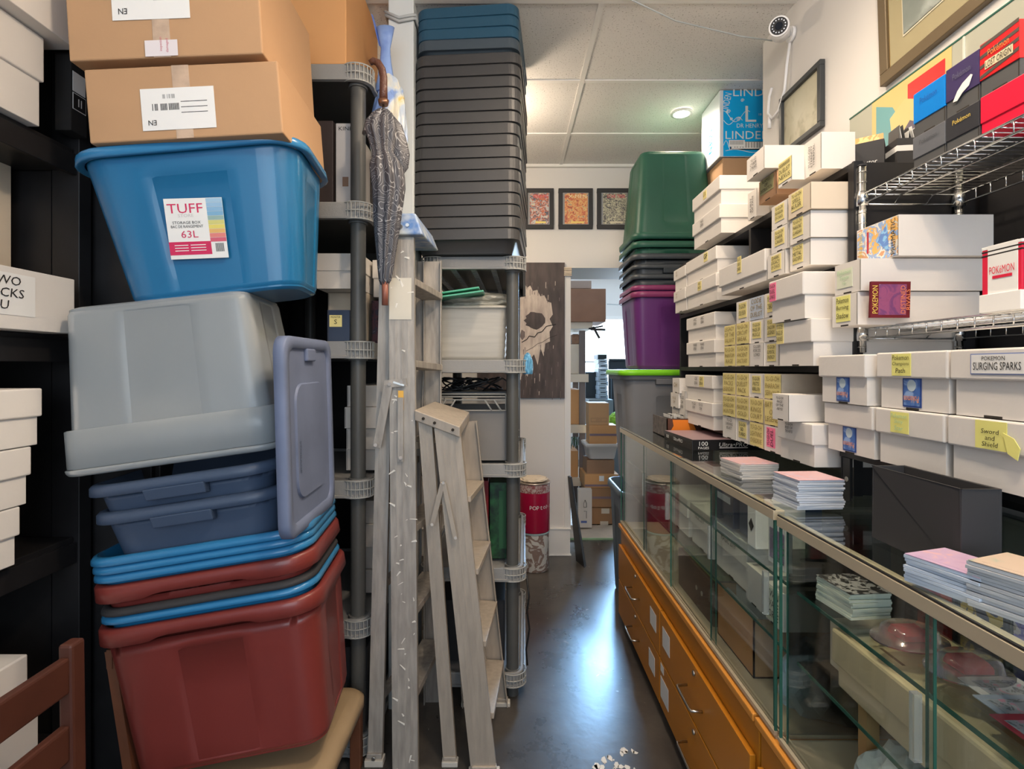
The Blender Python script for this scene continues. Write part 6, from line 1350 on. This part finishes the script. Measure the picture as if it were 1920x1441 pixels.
bx('cardboard_box', 'brown carton with faint print on top of the back room stack', 1104, 1142, 0, 755, 796.7, YB+0.06, 0.2, mat('tan_far_carton', (0.50,0.29,0.14), 0.8), prints=lambda b, a, c, d, e, Y: b.quad(((a+c)/2, Y-0.001, d+0.045), *FRONT, (c-a)*0.8, 0.035, KRAFT_D).quad(((a+c)/2, Y-0.0018, d+0.045), *FRONT, (c-a)*0.76, 0.028, mat('tan_far_carton', (0.5,0.29,0.14))).text('||||||||', ((a+c)/2, Y-0.0026, d+0.045), *FRONT, (c-a)*0.7, 0.02, KRAFT_D, 0.0005))
t = bx('long_carton', 'tall white carton with a line drawing leaning in front of the back room cartons', 1084, 1110, 0, 917, 989, 4.50, 0.07, mat('white_far_carton', (0.62,0.56,0.50), 0.6), prints=lambda b, a, c, d, e, Y: b.quad(((a+c)/2-0.01, Y-0.001, d+0.05), *FRONT, 0.05, 0.018, mat('blue_label', (0.10,0.14,0.35))).tube([((a+c)/2, Y-0.002, e-0.09), ((a+c)/2-0.012, Y-0.002, e-0.12), ((a+c)/2-0.012, Y-0.002, e-0.15), ((a+c)/2+0.012, Y-0.002, e-0.15), ((a+c)/2+0.012, Y-0.002, e-0.12), ((a+c)/2, Y-0.002, e-0.09)], 0.002, INK, 4).tube([((a+c)/2-0.01, Y-0.002, d+0.14), ((a+c)/2+0.012, Y-0.002, d+0.14), ((a+c)/2+0.012, Y-0.002, d+0.08)], 0.0015, INK, 4))
# shelf rack on the left of the back room
YR = 4.95
t = thing('storage_rack', 'brown-posted storage rack just inside the back room, left', 'shelving', (0.62, YR+0.2, 0))
PB = mat('grey_brown_post', (0.16, 0.13, 0.12), 0.6)
for (x, y) in (((1092-CX)*YR/1000, YR), (0.25, YR), (0.25, YR+0.5), ((1092-CX)*YR/1000, YR+0.5)): B().box(x-0.028, x+0.028, y, y+0.04, 0, 1.72, PB).done('post', t, 0.002)
for yp_ in (709, 804, 903):
    z = EYE+(HY-yp_)*YR/1000; B().box(0.22, (1103-CX)*YR/1000, YR-0.02, YR-0.001, z-0.035, z+0.04, CREAM_CARD).box(0.22, (1100-CX)*YR/1000, YR, YR+0.54, z+0.02, z+0.039, CREAM_CARD).done('shelf_beam', t, 0.002)
z = EYE+(HY-610)*YR/1000; B().box(0.22, 0.77, YR-0.02, YR+0.5, z-0.03, z+0.03, CREAM_CARD).done('shelf_beam', t, 0.002)
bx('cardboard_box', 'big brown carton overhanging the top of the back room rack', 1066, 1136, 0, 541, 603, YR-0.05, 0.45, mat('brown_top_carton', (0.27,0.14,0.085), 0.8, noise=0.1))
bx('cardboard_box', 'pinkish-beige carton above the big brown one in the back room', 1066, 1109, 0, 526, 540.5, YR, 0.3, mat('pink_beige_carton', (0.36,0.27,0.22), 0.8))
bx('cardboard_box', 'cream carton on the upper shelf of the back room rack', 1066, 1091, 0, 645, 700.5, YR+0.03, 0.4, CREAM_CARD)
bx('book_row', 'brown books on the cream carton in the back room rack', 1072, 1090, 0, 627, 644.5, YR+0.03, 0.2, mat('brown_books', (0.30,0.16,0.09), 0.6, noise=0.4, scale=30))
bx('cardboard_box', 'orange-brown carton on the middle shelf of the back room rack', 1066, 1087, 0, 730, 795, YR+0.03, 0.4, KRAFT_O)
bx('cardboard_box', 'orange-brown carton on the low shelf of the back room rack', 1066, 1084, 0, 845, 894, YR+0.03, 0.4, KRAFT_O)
b = B()
random.seed(9)
for k in range(9): b.tube([px(1068+k*2.2+3*math.sin(q), 842-24*abs(math.sin(q*0.7+k)), YR+0.05) for q in range(7)], 0.004, mat('green_wire', (0.03,0.12,0.05)) if k % 2 else mat('pale_wire', (0.35,0.45,0.5)), 5)
tag(b.done('wire_tangle'), 'tangle of green and pale wires on the back room rack', 'wires')
b = B().beam(px(1112,612,YR-0.05), px(1124,634,YR-0.05), 0.02, 0.01, (1,0,0), BLACKM).beam(px(1107,617,YR-0.06), px(1135,618,YR-0.06), 0.02, 0.01, (0,0,1), BLACKM).beam(px(1104,616,YR-0.08), px(1130,611,YR-0.04), 0.015, 0.01, (0,0,1), BLACKM)
tag(b.done('metal_bracket'), 'black metal brackets sticking out beneath the big brown carton', 'bracket')
# silhouettes against the window
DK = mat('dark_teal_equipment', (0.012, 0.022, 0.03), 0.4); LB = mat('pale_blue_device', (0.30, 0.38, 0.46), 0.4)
YW_ = 6.6
for k in range(9):
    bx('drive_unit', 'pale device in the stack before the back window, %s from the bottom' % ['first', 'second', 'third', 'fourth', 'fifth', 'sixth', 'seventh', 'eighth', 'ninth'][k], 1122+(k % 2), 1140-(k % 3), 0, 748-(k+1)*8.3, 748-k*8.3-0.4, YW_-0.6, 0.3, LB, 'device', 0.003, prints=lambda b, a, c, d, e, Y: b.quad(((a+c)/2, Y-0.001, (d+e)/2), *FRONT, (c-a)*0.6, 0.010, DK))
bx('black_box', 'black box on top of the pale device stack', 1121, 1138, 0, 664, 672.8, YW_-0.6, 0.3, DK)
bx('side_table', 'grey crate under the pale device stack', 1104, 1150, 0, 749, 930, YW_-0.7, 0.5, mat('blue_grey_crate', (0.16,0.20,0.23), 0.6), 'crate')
b0_ = EYE+(HY-990)*5.6/1000
t = thing('equipment_rack', 'dark equipment rack standing before the bright back window', 'rack', (1.4, 6.7, 0))
x0, x1 = (1141-CX)*YW_/1000, (1200-CX)*YW_/1000
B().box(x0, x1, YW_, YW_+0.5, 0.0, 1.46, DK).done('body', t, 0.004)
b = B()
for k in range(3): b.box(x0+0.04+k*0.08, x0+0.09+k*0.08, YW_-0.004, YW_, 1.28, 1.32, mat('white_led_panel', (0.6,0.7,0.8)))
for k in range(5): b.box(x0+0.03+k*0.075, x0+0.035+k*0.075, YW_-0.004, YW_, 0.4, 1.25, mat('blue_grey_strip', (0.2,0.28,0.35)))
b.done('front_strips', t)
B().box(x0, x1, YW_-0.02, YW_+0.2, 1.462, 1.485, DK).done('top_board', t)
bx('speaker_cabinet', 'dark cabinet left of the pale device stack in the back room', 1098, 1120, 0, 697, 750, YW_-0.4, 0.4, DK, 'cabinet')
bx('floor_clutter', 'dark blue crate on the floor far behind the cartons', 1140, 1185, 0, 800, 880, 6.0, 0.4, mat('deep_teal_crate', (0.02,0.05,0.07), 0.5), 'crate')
crumple('lime_bag', 'lime green crinkled bag behind the cartons in the back room', 'bag', (px(1156, 795, 5.4).x, 5.4, px(1156, 797, 5.4).z), 0.07, 0.06, 0.08, mat('lime_bag', (0.25,0.55,0.05), 0.5), 6)
simple('small_stand', 'grey low stand under the lime green bag', 'stand', (0.98, 1.25, 5.3, 5.55, 0.0, px(1156, 797, 5.4).z-0.0), mat('blue_grey_crate', (0.16,0.20,0.23)))
b = B().tube([px(1138, 570, 7.9), px(1160, 571, 7.9), px(1190, 569, 7.9)], 0.008, mat('grey_cable', (0.4,0.4,0.4)))
tag(b.done('wall_cable'), 'cable running along the back room wall above the window', 'cable')
# worn paint scrapes on the floor
b = B(); random.seed(21)
for k in range(34):
    x = random.gauss(0.36, 0.05); y = random.gauss(1.83, 0.05)
    n_ = 6; r = random.uniform(0.003, 0.013)
    b.add([(x+r*math.cos(i*math.pi/3)*random.uniform(.4,1.4), y+r*math.sin(i*math.pi/3)*random.uniform(.5,2), 0.0006) for i in range(n_)], [tuple(range(n_))], PAINTSPL)
o = b.done('trim_4'); o['kind'] = 'structure'
